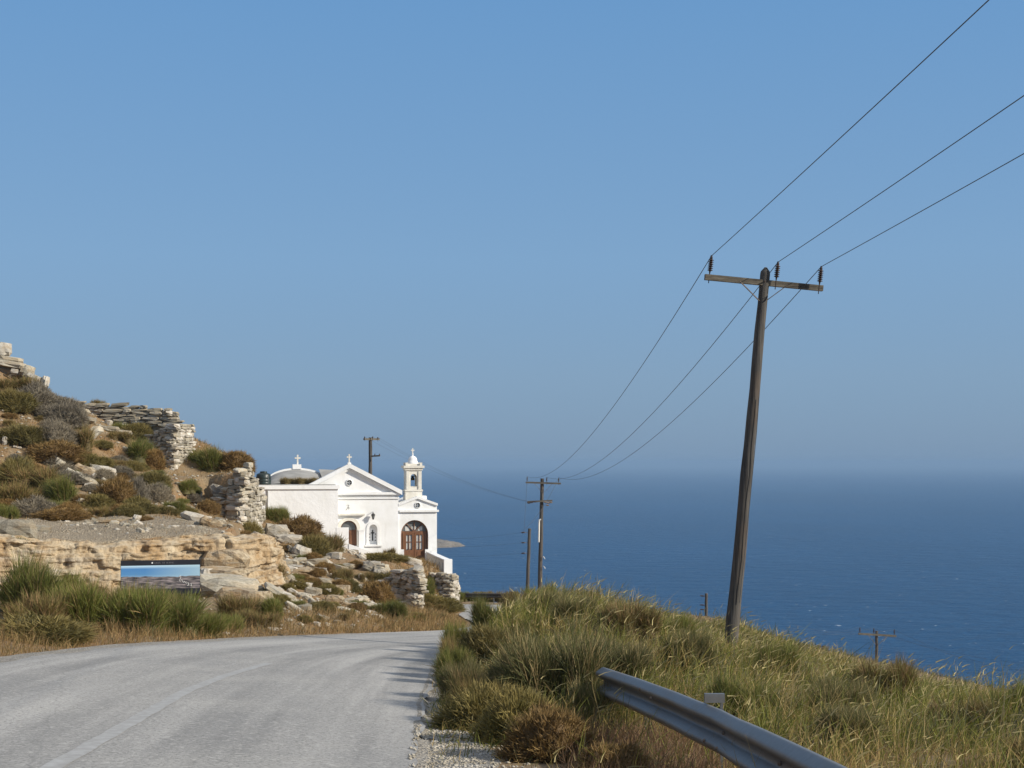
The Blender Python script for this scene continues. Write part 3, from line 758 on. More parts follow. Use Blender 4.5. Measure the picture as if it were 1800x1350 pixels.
m.base(m.mix(gt.outputs[0], shore, skyc)); m.rough(0.35); M["print"] = m.m
pr = slab("print", D_ + ez * 0.16 + ex * 0.004, ex * 0.992, ez * 0.69, 0.002, 0.006, M["print"], sg)
uvl = pr.data.uv_layers.new(name="UVMap")
qs = [(0, 0), (1, 0), (1, 1), (0, 1)] * 2
for lp in pr.data.loops: uvl.data[lp.index].uv = qs[lp.vertex_index]
# pale script low on the print, and the small emblem and title line in the top band
M["script"] = simple("white_print", (0.70, 0.70, 0.68), (0.80, 0.80, 0.78), 3.0, 0.6, 0.0)
def sgp(u, v, t=0.010): return D_ + ex * u + ez * v + nrm * t
for pts in ([(0.735, 0.50), (0.745, 0.54), (0.755, 0.50), (0.742, 0.43), (0.735, 0.38), (0.748, 0.37)], [(0.765, 0.42), (0.772, 0.37), (0.782, 0.36)], [(0.785, 0.33), (0.80, 0.37), (0.812, 0.31), (0.825, 0.35)], [(0.825, 0.29), (0.845, 0.33), (0.855, 0.25), (0.835, 0.24)], [(0.865, 0.28), (0.885, 0.30), (0.885, 0.22), (0.868, 0.24)]):
    MB().tube([sgp(u, v) for u, v in pts], 0.008, 5).build("script_letter", M["script"], sg)
mb = MB(); mb.tube([sgp(0.395, 0.925, 0.0), sgp(0.395, 0.925, 0.006)], 0.022, 10); mb.build("emblem", M["script"], sg)
M["grey_print"] = simple("grey_print", (0.16, 0.16, 0.18), (0.22, 0.22, 0.24), 3.0, 0.6, 0.0)
u_ = 0.425
for k, wch in enumerate((9, 8, 9, 7, 9, 0, 8, 9, 0, 9, 8, 9, 7, 9, 8)):
    if wch:
        pts = [sgp(u_, 0.945, 0.002), sgp(u_, 0.905, 0.002), sgp(u_ + 0.0010 * wch, 0.905, 0.002)] + ([sgp(u_ + 0.0010 * wch, 0.945, 0.002)] if k % 2 else [])
        MB().tube(pts, 0.005, 4).build("title_letter", M["grey_print"], sg)
    u_ += 0.0165
for f_ in (0.06, 0.83):
    q = D_ + ex * f_; gz = ground1(so.x + q.x, so.y + 0.08)
    MB().box(-0.035, 0.035, 0.06, 0.13, gz - 0.4 - so.z, q.z + 0.75).build("post", M["timber"], sg, (q.x, q.y, 0))

# ------------------------------------------------------------------ chapel
CO = P(650, 993, 82.0)
CA = math.radians(12.0)
chapel = tag(empty("chapel", CO, CA), "whitewashed chapel with two pediments, brown doors and a small belfry above the road", "chapel")
def U(px): return (px - 650) / 29.8
def ZZ(py): return (993 - py) / 30.5

def holed(name, outer, holes, y0, depth, mat, parent, reveal=None):
    """wall slab in the x-z plane at y0 (front), with openings; outer and holes are (x, z) loops"""
    bm = bmesh.new(); edges = []
    loops = []
    for lp in [outer] + holes:
        vs = [bm.verts.new((x, y0, z)) for x, z in lp]
        es = [bm.edges.new((vs[i], vs[(i + 1) % len(vs)])) for i in range(len(vs))]
        edges += es; loops.append(vs)
    bmesh.ops.triangle_fill(bm, use_beauty=True, use_dissolve=False, edges=edges, normal=(0, -1, 0))
    for f in bm.faces:
        if f.normal.y > 0: f.normal_flip()
    front = list(bm.faces)
    rv = reveal if reveal is not None else depth
    for vs in loops:
        d_ = depth if vs is loops[0] else rv
        bk = [bm.verts.new((v.co.x, v.co.y + d_, v.co.z)) for v in vs]
        n = len(vs)
        for i in range(n): bm.faces.new((vs[i], bk[i], bk[(i + 1) % n], vs[(i + 1) % n]))
    # back face
    if rv == depth:
        back = {}
        for f in front:
            pass
    me = bpy.data.meshes.new(name); bmesh.ops.recalc_face_normals(bm, faces=bm.faces); bm.to_mesh(me); bm.free()
    return link(name, me, mat, parent)

def arch(cx, hw, z0, zs, zt, n=14):
    """arched opening, from lower left round the arch, clockwise seen from the front"""
    pts = [(cx - hw, z0), (cx - hw, zs)]
    for k in range(1, n):
        a = math.pi - math.pi * k / n
        pts.append((cx + hw * math.cos(a), zs + (zt - zs) * math.sin(a)))
    pts += [(cx + hw, zs), (cx + hw, z0)]
    return pts
def circle(cx, cz, r, n=16): return [(cx + r * math.cos(2 * math.pi * k / n), cz + r * math.sin(2 * math.pi * k / n)) for k in range(n)]
def ring(name, outer, inner, y0, y1, mat, parent):
    """band between two matching open outlines"""
    mb = MB(); n = len(outer); vs = []
    for (x, z) in outer: vs += [(x, y0, z), (x, y1, z)]
    for (x, z) in inner: vs += [(x, y0, z), (x, y1, z)]
    fs = []
    for i in range(n - 1):
        o0, o1, i0, i1 = 2 * i, 2 * i + 2, 2 * n + 2 * i, 2 * n + 2 * i + 2
        fs += [(o0, o1, i1, i0), (o0, o0 + 1, o1 + 1, o1), (i0, i1, i1 + 1, i0 + 1)]
    mb.add(vs, fs); return mb.build(name, mat, parent)

# nave front with gable
uc, hw = U(615), 2.83
z_e, z_a = 4.22, 5.74
outer = [(uc - hw, -1.6), (uc + hw, -1.6), (uc + hw, z_e), (uc, z_a), (uc - hw, z_e)]
door1 = arch(U(614), 0.47, 1.1, 2.1, 2.56); niche = arch(U(656), 0.235, 1.18, 2.06, 2.33)
ocu = circle(uc, ZZ(848), 0.15)
nave = holed("nave_front", outer, [door1, niche, ocu], 0.0, 0.5, M["white"], chapel, 0.26)
MB().box(uc - hw, uc - hw + 0.35, 0.5, 6.0, -1.6, z_e).box(uc + hw - 0.35, uc + hw, 0.5, 6.0, -1.6, z_e).box(uc - hw, uc + hw, 6.0, 6.35, -1.6, z_e + 0.1).build("side_wall", M["white"], chapel)
# raking and level cornices
def rake(name, ca, cz, he, ze, th, out, parent, drop=0.0, back=0.5):
    for s in (-1, 1):
        x0, x1 = ca, ca + s * he
        vs = []
        for y in (-out, back):
            vs += [(x0, y, cz), (x1, y, ze), (x1, y, ze - th), (x0, y, cz - th)]
        fs = [(0, 1, 2, 3), (7, 6, 5, 4), (0, 4, 5, 1), (3, 2, 6, 7), (1, 5, 6, 2)]
        if s < 0: fs = [tuple(reversed(f)) for f in fs]
        MB().add(vs, fs).build(name, M["white"], parent)
rake("raking_cornice", uc, ZZ(814.5), hw + 0.20, ZZ(862), 0.26, 0.24, chapel, back=0.46)
rake("raking_moulding", uc, ZZ(822.5), hw + 0.02, ZZ(868.2), 0.13, 0.12, chapel, back=-0.003)
MB().box(uc - hw - 0.12, uc + hw + 0.16, -0.16, 0.2, ZZ(869.5), ZZ(865)).box(uc - hw - 0.05, uc + hw + 0.08, -0.09, -0.003, ZZ(871.5), ZZ(869.5) - 0.003).build("cornice", M["white"], chapel)
MB().box(uc - hw - 0.03, uc + hw + 0.05, -0.07, -0.002, ZZ(877), ZZ(874)).build("string_course", M["white"], chapel)
# nave roof, two screeded slopes behind the gable
for s in (-1, 1):
    vs = [(uc, 0.47, 5.62), (uc + s * (hw + 0.1), 0.47, 4.10), (uc + s * (hw + 0.1), 6.4, 4.10), (uc, 6.4, 5.62)]
    vs += [(x, y, z - 0.12) for x, y, z in vs]
    MB().add(vs, [(0, 1, 2, 3), (7, 6, 5, 4), (0, 4, 5, 1), (1, 5, 6, 2), (2, 6, 7, 3)]).build("roof", M["roof_grey"], chapel)
MB().prism([(uc - hw, z_e), (uc + hw, z_e), (uc, 5.5)], 6.0, 6.35).build("rear_gable", M["white"], chapel)
# oculus with cross bars
oc = MB().lathe((0, 0, 0), [(0.15, 0), (0.20, 0), (0.20, 0.05), (0.15, 0.05)], 20).build("oculus_ring", M["white"], chapel, (uc, -0.004, ZZ(848))); oc.rotation_euler = (math.pi / 2, 0, 0)
MB().box(uc - 0.145, uc + 0.145, 0.10, 0.13, ZZ(848) - 0.03, ZZ(848) + 0.03).box(uc - 0.03, uc + 0.03, 0.085, 0.098, ZZ(848) - 0.145, ZZ(848) + 0.145).build("oculus_cross", M["white"], chapel)
MB().box(uc - 0.3, uc + 0.3, 0.262, 0.28, ZZ(848) - 0.3, ZZ(848) + 0.3).build("oculus_glass", M["glass"], chapel)
# gable cross
def cross(name, x, y, z, h, parent, mat, t=0.055):
    return MB().box(x - t, x + t, y - t, y + t, z, z + h).box(x - h * 0.30, x - t - 0.001, y - t * 0.9, y + t * 0.9, z + h * 0.58, z + h * 0.58 + 2 * t).box(x + t + 0.001, x + h * 0.30, y - t * 0.9, y + t * 0.9, z + h * 0.58, z + h * 0.58 + 2 * t).build(name, mat, parent)
MB().box(uc - 0.10, uc + 0.10, -0.05, 0.18, 5.72, 5.90).build("cross_base", M["white"], chapel)
cross("cross", uc, 0.06, 5.90, 0.48, chapel, M["cream"], 0.04)
# left door
ring("door_surround", arch(U(614), 0.66, 1.1, 2.1, 2.76), arch(U(614), 0.472, 1.1, 2.1, 2.562), -0.05, -0.002, M["cream"], chapel)
d1_ = MB().prism(arch(U(614), 0.468, 1.1, 2.1, 2.558)[::-1], 0.16, 0.22).build("door", M["wood_door"], chapel)
ring("fanlight", arch(U(614), 0.40, 2.02, 2.1, 2.49), arch(U(614), 0.02, 2.02, 2.03, 2.05), 0.13, 0.158, M["glass"], d1_)
for k in (-1, 1): MB().box(U(614) + k * 0.22 - 0.15, U(614) + k * 0.22 + 0.15, 0.135, 0.158, 1.2, 1.9).build("door_panel", M["wood_door"], d1_)
MB().box(U(631), U(640), -0.10, -0.002, 0.6, 2.0).box(U(630), U(641), -0.13, -0.101, 1.98, 2.06).build("pilaster", M["white"], chapel)
MB().box(U(596), U(641), -0.22, -0.002, ZZ(905.5), ZZ(902.5)).build("door_hood", M["cream"], chapel)
# niche
ring("niche_surround", arch(U(656), 0.40, 1.14, 2.06, 2.52), arch(U(656), 0.237, 1.14, 2.06, 2.332), -0.045, -0.002, M["white"], chapel)
MB().box(U(656) - 0.3, U(656) + 0.3, 0.24, 0.262, 1.1, 2.4).build("niche_back", M["white"], chapel)
MB().box(U(641), U(672), -0.10, -0.046, ZZ(960.5), ZZ(957.5)).build("niche_sill", M["white"], chapel)
mb = MB().box(U(655.5) - 0.035, U(655.5) + 0.035, 0.222, 0.238, 1.38, 2.0).box(U(655.5) - 0.10, U(655.5) - 0.036, 0.222, 0.238, 1.80, 1.87).box(U(655.5) + 0.036, U(655.5) + 0.10, 0.222, 0.238, 1.80, 1.87); mb.build("niche_cross", M["black"], chapel)
for zz in (1.40, 1.58, 1.76):
    for s in (-1, 1):
        MB().box(U(655.5) + s * 0.165 - 0.028, U(655.5) + s * 0.165 + 0.028, 0.222, 0.238, zz - 0.028, zz + 0.028).build("niche_slot", M["black"], chapel)
# lantern
lx, lz = U(655), ZZ(907)
la = MB().tube([(lx, -0.02, lz + 0.22), (lx, -0.2, lz + 0.25), (lx, -0.24, lz + 0.16)], 0.018, 6).build("lantern", M["black"], chapel)
MB().lathe((lx, -0.24, lz - 0.20), [(0.02, 0.0), (0.05, 0.03), (0.07, 0.08)], 8).build("lantern_foot", M["black"], la)
MB().lathe((lx, -0.24, lz + 0.06), [(0.14, 0.0), (0.07, 0.08), (0.02, 0.12)], 8).build("lantern_cap", M["black"], la)
MB().lathe((lx, -0.24, lz - 0.12), [(0.065, 0.0), (0.115, 0.18)], 8).build("lantern_glass", M["glass"], la)
# faded relief above the door
mb = MB()
for pts in ([(-0.06, 0.14), (0.05, 0.16), (0.08, 0.09), (0.0, 0.03), (0.09, -0.02), (0.06, -0.10)], [(-0.10, -0.16), (0.0, -0.02), (0.10, 0.02)]):
    mb.tube([(U(612) + a, -0.012, ZZ(892) + b) for a, b in pts], 0.012, 5)
mb.build("relief", M["roof_grey"], chapel)

# porch at the right
pu0, pu1 = U(699.5), U(767); pc = (pu0 + pu1) / 2 - 0.02
pzc, pza, pze = ZZ(899), ZZ(875), ZZ(888)
Y0 = 0.08
du, dh = U(728), 0.80
op = [(du - 0.62, 0.0), (du - 0.62, 0.85), (du - dh, 0.85), (du - dh, 1.74)]
for k in range(1, 16):
    a = math.pi - math.pi * k / 16; op.append((du + dh * math.cos(a), 1.74 + 0.82 * math.sin(a)))
op += [(du + dh, 1.74), (du + dh, 0.85), (du + 0.62, 0.85), (du + 0.62, 0.0)]
oc2 = circle(pc + 0.03, ZZ(888.5), 0.14)
holed("porch_front", [(pu0, -1.6), (pu1, -1.6), (pu1, pze - 0.02), (pc, pza - 0.02), (pu0, pze - 0.02)], [op, oc2], Y0, 0.45, M["white"], chapel, 0.30)
MB().box(pu1 - 0.30, pu1, Y0 + 0.45, 3.4, -1.6, pze - 0.05).box(pu0 + 0.0, pu1, 3.4, 3.7, -1.6, pze - 0.05).build("porch_wall", M["white"], chapel)
for s in (-1, 1):
    xe = pu1 + 0.04 if s > 0 else pu0 + 0.003
    vs = []
    for y in (Y0 - 0.10, 3.7): vs += [(pc, y, pza + 0.08), (xe, y, pze + 0.08), (xe, y, pze - 0.06), (pc, y, pza - 0.06)]
    fs = [(0, 1, 2, 3), (7, 6, 5, 4), (0, 4, 5, 1), (3, 2, 6, 7), (1, 5, 6, 2)]
    if s < 0: fs = [tuple(reversed(f)) for f in fs]
    MB().add(vs, fs).build("porch_roof", M["white"], chapel)
MB().box(pu0 + 0.06, pu1 + 0.10, Y0 - 0.13, Y0 - 0.002, ZZ(900.5), ZZ(897)).build("porch_cornice", M["white"], chapel)
oc = MB().lathe((0, 0, 0), [(0.14, 0), (0.185, 0), (0.185, 0.04), (0.14, 0.04)], 20).build("oculus_ring", M["white"], chapel, (pc + 0.03, Y0 - 0.004, ZZ(888.5))); oc.rotation_euler = (math.pi / 2, 0, 0)
MB().box(pc - 0.105, pc + 0.165, Y0 + 0.1, Y0 + 0.13, ZZ(888.5) - 0.03, ZZ(888.5) + 0.03).box(pc, pc + 0.06, Y0 + 0.085, Y0 + 0.098, ZZ(888.5) - 0.135, ZZ(888.5) + 0.135).build("oculus_cross", M["white"], chapel)
MB().box(pc - 0.25, pc + 0.3, Y0 + 0.302, Y0 + 0.32, ZZ(888.5) - 0.2, ZZ(888.5) + 0.2).build("oculus_glass", M["glass"], chapel)
# big glazed door: frame, fanlight, side lights, two leaves
gd = MB().prism([(x, z) for x, z in op][::-1], Y0 + 0.24, Y0 + 0.27).build("glazed_door", M["glass"], chapel)
ring("door_frame", [(du - dh, 0.86), (du - dh, 1.74)] + [(du + dh * math.cos(math.pi - math.pi * k / 16), 1.74 + 0.82 * math.sin(math.pi * k / 16)) for k in range(1, 16)] + [(du + dh, 1.74), (du + dh, 0.86)],
     [(du - dh + 0.07, 0.86), (du - dh + 0.07, 1.74)] + [(du + (dh - 0.07) * math.cos(math.pi - math.pi * k / 16), 1.74 + 0.75 * math.sin(math.pi * k / 16)) for k in range(1, 16)] + [(du + dh - 0.07, 1.74), (du + dh - 0.07, 0.86)], Y0 + 0.16, Y0 + 0.238, M["wood_door"], gd)
MB().box(du - dh + 0.07, du + dh - 0.07, Y0 + 0.16, Y0 + 0.237, 1.80, 1.90).build("transom", M["wood_door"], gd)
for a in (52, 90, 128):
    w = math.radians(a); MB().tube([(du + 0.05 * math.cos(w), Y0 + 0.2, 1.9), (du + 0.74 * math.cos(w), Y0 + 0.2, 1.74 + 0.76 * math.sin(w))], 0.026, 5).build("glazing_bar", M["wood_door"], gd)
for s in (-1, 1):
    MB().box(du + s * 0.64 - 0.045, du + s * 0.64 + 0.045, Y0 + 0.15, Y0 + 0.236, 0.0, 1.80).build("door_post", M["wood_door"], gd)
    x0, x1 = (du + 0.012, du + 0.592) if s > 0 else (du - 0.592, du - 0.012)
    lf = MB().box(x0, x1, Y0 + 0.17, Y0 + 0.232, 0.02, 0.82).box(x0, x0 + 0.11, Y0 + 0.17, Y0 + 0.232, 0.821, 1.795).box(x1 - 0.11, x1, Y0 + 0.17, Y0 + 0.232, 0.821, 1.795).box(x0 + 0.111, x1 - 0.111, Y0 + 0.17, Y0 + 0.232, 1.70, 1.795).box((x0 + x1) / 2 - 0.02, (x0 + x1) / 2 + 0.02, Y0 + 0.18, Y0 + 0.23, 0.822, 1.698).box(x0 + 0.112, x1 - 0.112, Y0 + 0.185, Y0 + 0.229, 1.26, 1.30).build("door_leaf", M["wood_door"], chapel)
    lf.parent = gd
    MB().box(x0 + 0.13, x1 - 0.13, Y0 + 0.158, Y0 + 0.169, 0.14, 0.70).build("door_panel", M["wood_door"], gd)
    for xx in (x0 + 0.13, (x0 + x1) / 2 + 0.03):
        MB().box(xx, xx + 0.13, Y0 + 0.233, Y0 + 0.239, 0.86, 1.66).build("curtain", M["curtain"], gd)
for xx in (-0.52, -0.15, 0.24): MB().box(du + xx, du + xx + 0.24, Y0 + 0.232, Y0 + 0.239, 1.93, 2.18).build("curtain", M["curtain"], gd)

# belfry over the porch
bu, by, bw = U(728.5), 0.55, 0.46
bel = MB().box(bu - bw - 0.03, bu + bw + 0.03, by - 0.03, by + 2 * bw + 0.03, 3.3, 4.22).box(bu - bw - 0.07, bu + bw + 0.07, by - 0.07, by + 2 * bw + 0.07, 4.223, 4.32).build("belfry", M["cream"], chapel)
for yf in (by, by + 2 * bw - 0.2):
    holed("belfry_wall", [(bu - bw, 4.323), (bu + bw, 4.323), (bu + bw, 5.45), (bu - bw, 5.45)], [arch(bu, 0.19, 4.50, 5.02, 5.24)], yf, 0.2, M["cream"], bel)
for s in (-1, 1):
    o = holed("belfry_wall", [(-0.255, 4.323), (0.255, 4.323), (0.255, 5.45), (-0.255, 5.45)], [arch(0, 0.15, 4.50, 5.02, 5.20)], -bw + 0.003, 0.2, M["cream"], bel)
    o.rotation_euler = (0, 0, s * math.pi / 2); o.location = (bu, by + bw, 0)
for sx in (-1, 1):
    MB().box(bu + sx * 0.35 - 0.085, bu + sx * 0.35 + 0.085, by - 0.05, by - 0.002, 4.323, 5.40).build("belfry_pilaster", M["cream"], bel)
MB().box(bu - bw - 0.06, bu + bw + 0.06, by - 0.08, by + 2 * bw + 0.06, 5.453, 5.58).box(bu - bw - 0.15, bu + bw + 0.15, by - 0.16, by + 2 * bw + 0.14, 5.583, 5.72).box(bu - bw + 0.05, bu + bw - 0.05, by + 0.04, by + 2 * bw - 0.05, 5.723, 5.84).build("belfry_cornice", M["cream"], bel)
for sx in (-1, 1):
    for sy in (0, 1):
        MB().box(bu + sx * 0.42 - 0.07, bu + sx * 0.42 + 0.07, by + sy * (2 * bw - 0.10) - 0.06, by + sy * (2 * bw - 0.10) + 0.08, 5.723, 5.90).build("corner_block", M["cream"], bel)
MB().lathe((bu, by + bw, 5.843), [(0.30, 0.0), (0.30, 0.12), (0.27, 0.13), (0.265, 0.22), (0.22, 0.34), (0.12, 0.43), (0.04, 0.455), (0.03, 0.52), (0.06, 0.56), (0.0, 0.60)], 20).build("dome", M["white"], bel)
cross("cross", bu, by + bw, 6.40, 0.34, bel, M["cream"], 0.028)
MB().lathe((bu, by + bw, 4.86), [(0.0, 0.22), (0.05, 0.22), (0.09, 0.16), (0.11, 0.05), (0.145, 0.0)], 14).build("bell", M["bronze"], bel)
MB().box(bu - 0.26, bu + 0.26, by + bw - 0.03, by + bw + 0.03, 5.08, 5.13).build("bell_yoke", M["timber"], bel)
MB().box(bu + bw + 0.05, bu + bw + 0.32, by + 0.1, by + 0.8, 3.3, 3.95).build("belfry_buttress", M["white"], bel)

# annex with parapet at the left and the barrel vault behind it
ax0, ax1, ay = -6.75, -1.93, -1.2
MB().box(ax0, ax1, ay, 4.6, -0.9, 4.40).build("annex_wall", M["white_rough"], chapel)
MB().box(ax0 - 0.05, ax1 + 0.09, ay - 0.09, 4.6, 4.403, 4.62).build("annex_parapet", M["white"], chapel)
MB().box(ax0 + 0.1, ax1 - 0.12, ay + 0.15, 4.5, 4.62, 4.66).build("annex_roof", M["roof_grey"], chapel)
MB().tube([(U(470) + 0.18, ay - 0.04, 4.38), (U(470) + 0.18, ay - 0.04, 1.6)], 0.035, 6).build("drain_pipe", M["roof_grey"], chapel)
vc, vw, vz = -3.90, 1.85, 4.63     # vault: front edge low, rear arch high
rows = []
for j, (yy, k_) in enumerate(((1.4, 0.10), (2.2, 0.55), (3.2, 0.85), (4.4, 1.0))):
    for i in range(17):
        a = math.pi - math.pi * i / 16
        rows.append((vc + vw * math.cos(a), yy, vz + 0.84 * k_ * math.sin(a)))
fs = []
for j in range(3):
    for i in range(16): fs.append((j * 17 + i, j * 17 + i + 1, (j + 1) * 17 + i + 1, (j + 1) * 17 + i))
MB().add(rows, fs, True).build("vault_roof", M["roof_grey"], chapel)
oa = [(vc + (vw + 0.05) * math.cos(math.pi - math.pi * i / 16), vz + 0.95 * math.sin(math.pi * i / 16)) for i in range(17)]
ia = [(vc + (vw - 0.06) * math.cos(math.pi - math.pi * i / 16), vz + 0.81 * math.sin(math.pi * i / 16)) for i in range(17)]
ring("vault_rim", oa, ia, 4.35, 4.65, M["white"], chapel)
MB().box(vc - 0.26, vc + 0.26, 4.3, 4.7, vz + 0.88, vz + 1.16).build("cross_base", M["white"], chapel)
cross("cross", vc + 0.05, 4.5, vz + 1.16, 0.58, chapel, M["cream"], 0.045)
MB().add([(vc + 1.3, 2.0, 5.05), (vc + 1.3, 4.3, 5.50), (uc - 0.4, 4.3, 5.45), (uc - 0.9, 2.0, 5.05), (vc + 1.5, 1.2, 4.64), (uc - 1.2, 1.2, 4.64)], [(4, 5, 3, 0), (0, 3, 2, 1)]).build("link_roof", M["roof_grey"], chapel)

# things on and beside the chapel
def chap(u, v, z): return CO + Matrix.Rotation(CA, 3, 'Z') @ Vector((u, v, z))
tk = chap(-6.05, -0.35, 4.66)
tank = tag(empty("water_tank", tk), "black ribbed plastic water tank at the left end of the annex roof", "water tank")
prof = [(0.0, 0.0), (0.40, 0.0), (0.42, 0.03), (0.42, 0.12), (0.40, 0.14), (0.42, 0.17), (0.42, 0.28), (0.40, 0.30), (0.42, 0.33), (0.42, 0.44), (0.40, 0.47), (0.40, 0.55), (0.36, 0.60), (0.20, 0.66)]
MB().lathe((0, 0, 0), prof, 28).build("tank_body", M["tank"], tank)
MB().lathe((0, 0, 0), [(0.20, 0.655), (0.21, 0.70), (0.19, 0.74), (0.0, 0.76)], 20).build("lid", M["tank"], tank)
MB().tube([(0.30, -0.30, 0.05), (0.31, -0.31, 0.5)], 0.018, 6).build("outlet_pipe", M["steel"], tank)
# parapet beside the door
pa, pb = chap(U(753), -0.02, 0.66), P(786, 992.5, 76.0)
pb.z = pa.z + 0.02
par = tag(empty("entrance_parapet", pa), "whitewashed parapet with slots leading from the chapel door to the terrace edge", "parapet")
t = (pb - pa); ln = math.hypot(t.x, t.y); az = math.atan2(t.y, t.x); par.rotation_euler = (0, 0, az)
slots = [(0.30 * ln, 0.045), (0.52 * ln, 0.045), (0.74 * ln, 0.045)]
holed("parapet_wall", [(0, -1.5), (ln, -1.5), (ln, 0.0), (0, 0.0)], [[(ln * f - 0.11, -0.62), (ln * f + 0.11, -0.62), (ln * f + 0.11, -0.16), (ln * f - 0.11, -0.16)] for f in (0.30, 0.52, 0.74, 0.90)], -0.15, 0.30, M["cream"], par)
MB().add([(0, 0.15, -1.5), (ln, 0.15, -1.5), (ln, 0.15, 0), (0, 0.15, 0)], [(0, 1, 2, 3)]).build("parapet_back", M["white"], par)
MB().box(0.0, ln + 0.02, -0.19, 0.19, 0.003, 0.07).build("coping", M["white"], par)
MB().box(ln - 0.12, ln + 0.26, -0.20, 0.24, -1.5, 0.085).build("end_pier", M["white"], par)
# steps and low wall in front of the left door
st_o = tag(empty("chapel_steps", chap(U(612), -0.6, 1.0), CA), "whitewashed rubble steps going down right from the arched left door", "steps")
x_s = 0.0
MB().box(-0.75, -0.05, -0.62, -0.42, -0.6, 1.22).build("side_wall", M["white"], st_o)
for k in range(7):
    MB().box(-0.10 + 0.30 * k, 0.24 + 0.30 * k, -0.55 + 0.02 * (k % 3), 0.52, -1.5, 0.10 - 0.13 * k).build("step", M["white_rough"], st_o)
MB().prism([(-0.05, 0.3), (-0.05, -1.4), (2.5, -1.4), (2.5, -0.62)], -0.66, -0.58).build("string_wall", M["white_rough"], st_o)
# paved terrace in front of the glazed door
tr = MB().box(-1.4, 1.5, -3.4, 0.05, -0.9, -0.03).build("door_terrace", M["roof_grey"])
tr.location = chap(U(728), 0, 0); tr.rotation_euler = (0, 0, CA); tag(tr, "low grey paved terrace in front of the glazed porch door", "terrace")

# ------------------------------------------------------------------ cut rock face behind the board
line = [Vector((-26, 38.4, 0)), Vector((-20, 38.9, 0)), Vector((-14.1, 41.0, 0)), Vector((-11.2, 42.3, 0)), Vector((-8.5, 43.8, 0)), Vector((-8.0, 45.2, 0)), Vector((-8.3, 48.5, 0))]
seg = [0.0]
for a, b in zip(line, line[1:]): seg.append(seg[-1] + (b - a).length)
nu, nv = 460, 84
su = np.linspace(0, seg[-1], nu)
lx_ = np.interp(su, seg, [p.x for p in line]); ly_ = np.interp(su, seg, [p.y for p in line])
kk = np.hanning(9); kk /= kk.sum()
lx_ = np.convolve(np.pad(lx_, 4, mode='edge'), kk, 'valid'); ly_ = np.convolve(np.pad(ly_, 4, mode='edge'), kk, 'valid')
tx, ty = np.gradient(lx_), np.gradient(ly_); tl = np.hypot(tx, ty); nx_, ny_ = ty / tl, -tx / tl
zt = ground(lx_ - nx_ * 0.85, ly_ - ny_ * 0.85) + 0.05
zb = ground(lx_ + nx_ * 0.8, ly_ + ny_ * 0.8) - 0.25
tv = np.linspace(0, 1, nv)
SU, TV = np.meshgrid(su, tv, indexing='ij')
ZF = zb[:, None] + (zt - zb)[:, None] * TV
wu, wz = SU + 0.35 * fbm(SU * 0.9, ZF * 1.3, seed=50), ZF + 0.22 * fbm(SU * 0.5, ZF * 0.6, seed=51)
def cells(a, b, sd): return _h(np.floor(a).astype(np.int64), np.floor(b).astype(np.int64), np.zeros(a.shape, np.int64), sd) - 0.5
rowk = np.floor(wz * 2.6)
prot = 0.26 * cells(wu * 0.55 + 0.37 * rowk, wz * 2.6, 52) + 0.15 * cells(wu * 1.6 + 0.61 * np.floor(wz * 5.2), wz * 5.2, 53) + 0.10 * cells(wu * 4.3 + 0.3 * np.floor(wz * 9), wz * 9, 59)
prot = prot + 0.20 * fbm(SU * 0.4, ZF * 0.4, seed=52) + 0.09 * fbm(SU * 5, ZF * 5, seed=55)
fr = np.abs(vnoise(SU * 1.25, ZF * 0.25, seed=56)); prot = prot - 0.26 * np.clip(1 - fr / 0.10, 0, 1) * (TV > 0.12) * (vnoise(SU * 0.4, ZF * 0.9, seed=60) > -0.1)
prot = prot + 0.36 - 0.34 * np.clip((TV - 0.93) / 0.07, 0, 1) + 0.45 * (1 - TV) ** 2
# lip running back onto the bench
fx_, fy_, fz_ = lx_[:, None] + nx_[:, None] * prot, ly_[:, None] + ny_[:, None] * prot, ZF + 0.05 * fbm(SU * 2, TV * 5, seed=57)
back = []
for q_, bk in enumerate((0.15, 0.6, 1.3)):
    bx_, by_ = lx_ - nx_ * bk, ly_ - ny_ * bk
    back.append((bx_, by_, ground(bx_, by_) + (0.07 if bk < 1 else -0.12) + 0.03 * fbm(su * 2, su * 0 + bk, seed=58)))
fx_ = np.c_[fx_, np.array([b[0] for b in back]).T]; fy_ = np.c_[fy_, np.array([b[1] for b in back]).T]; fz_ = np.c_[fz_, np.array([b[2] for b in back]).T]
nv2 = nv + 3
qi = (np.arange(nu - 1)[:, None] * nv2 + np.arange(nv2 - 1)[None]).ravel()
cf = link("rock_face", np_mesh("rock_face", np.c_[fx_.ravel(), fy_.ravel(), fz_.ravel()], np.c_[qi, qi + nv2, qi + nv2 + 1, qi + 1]), M["ochre"])
tag(cf, kind="structure")

# ------------------------------------------------------------------ stones: a few shared shapes, many individuals
def stone_mesh(name, seed, mat, round_=0.10, jit=0.13, cuts=1):
    bm = bmesh.new(); bmesh.ops.create_cube(bm, size=2.0)
    bmesh.ops.subdivide_edges(bm, edges=bm.edges[:], cuts=cuts, use_grid_fill=True)
    r = random.Random(seed)
    shx, shy = r.uniform(-0.25, 0.25), r.uniform(-0.2, 0.2)
    for v in bm.verts:
        n_edge = sum(abs(abs(c) - 1) < 1e-4 for c in v.co)
        f = 1 - round_ * max(0, n_edge - 1)
        v.co = Vector((v.co.x * f + shx * v.co.z * 0.5, v.co.y * f + shy * v.co.z * 0.5, v.co.z * (f if n_edge == 3 else 1)))
        v.co += Vector((r.uniform(-jit, jit), r.uniform(-jit, jit), r.uniform(-jit, jit)))
    me = bpy.data.meshes.new(name); bm.to_mesh(me); bm.free(); me.materials.append(mat); return me
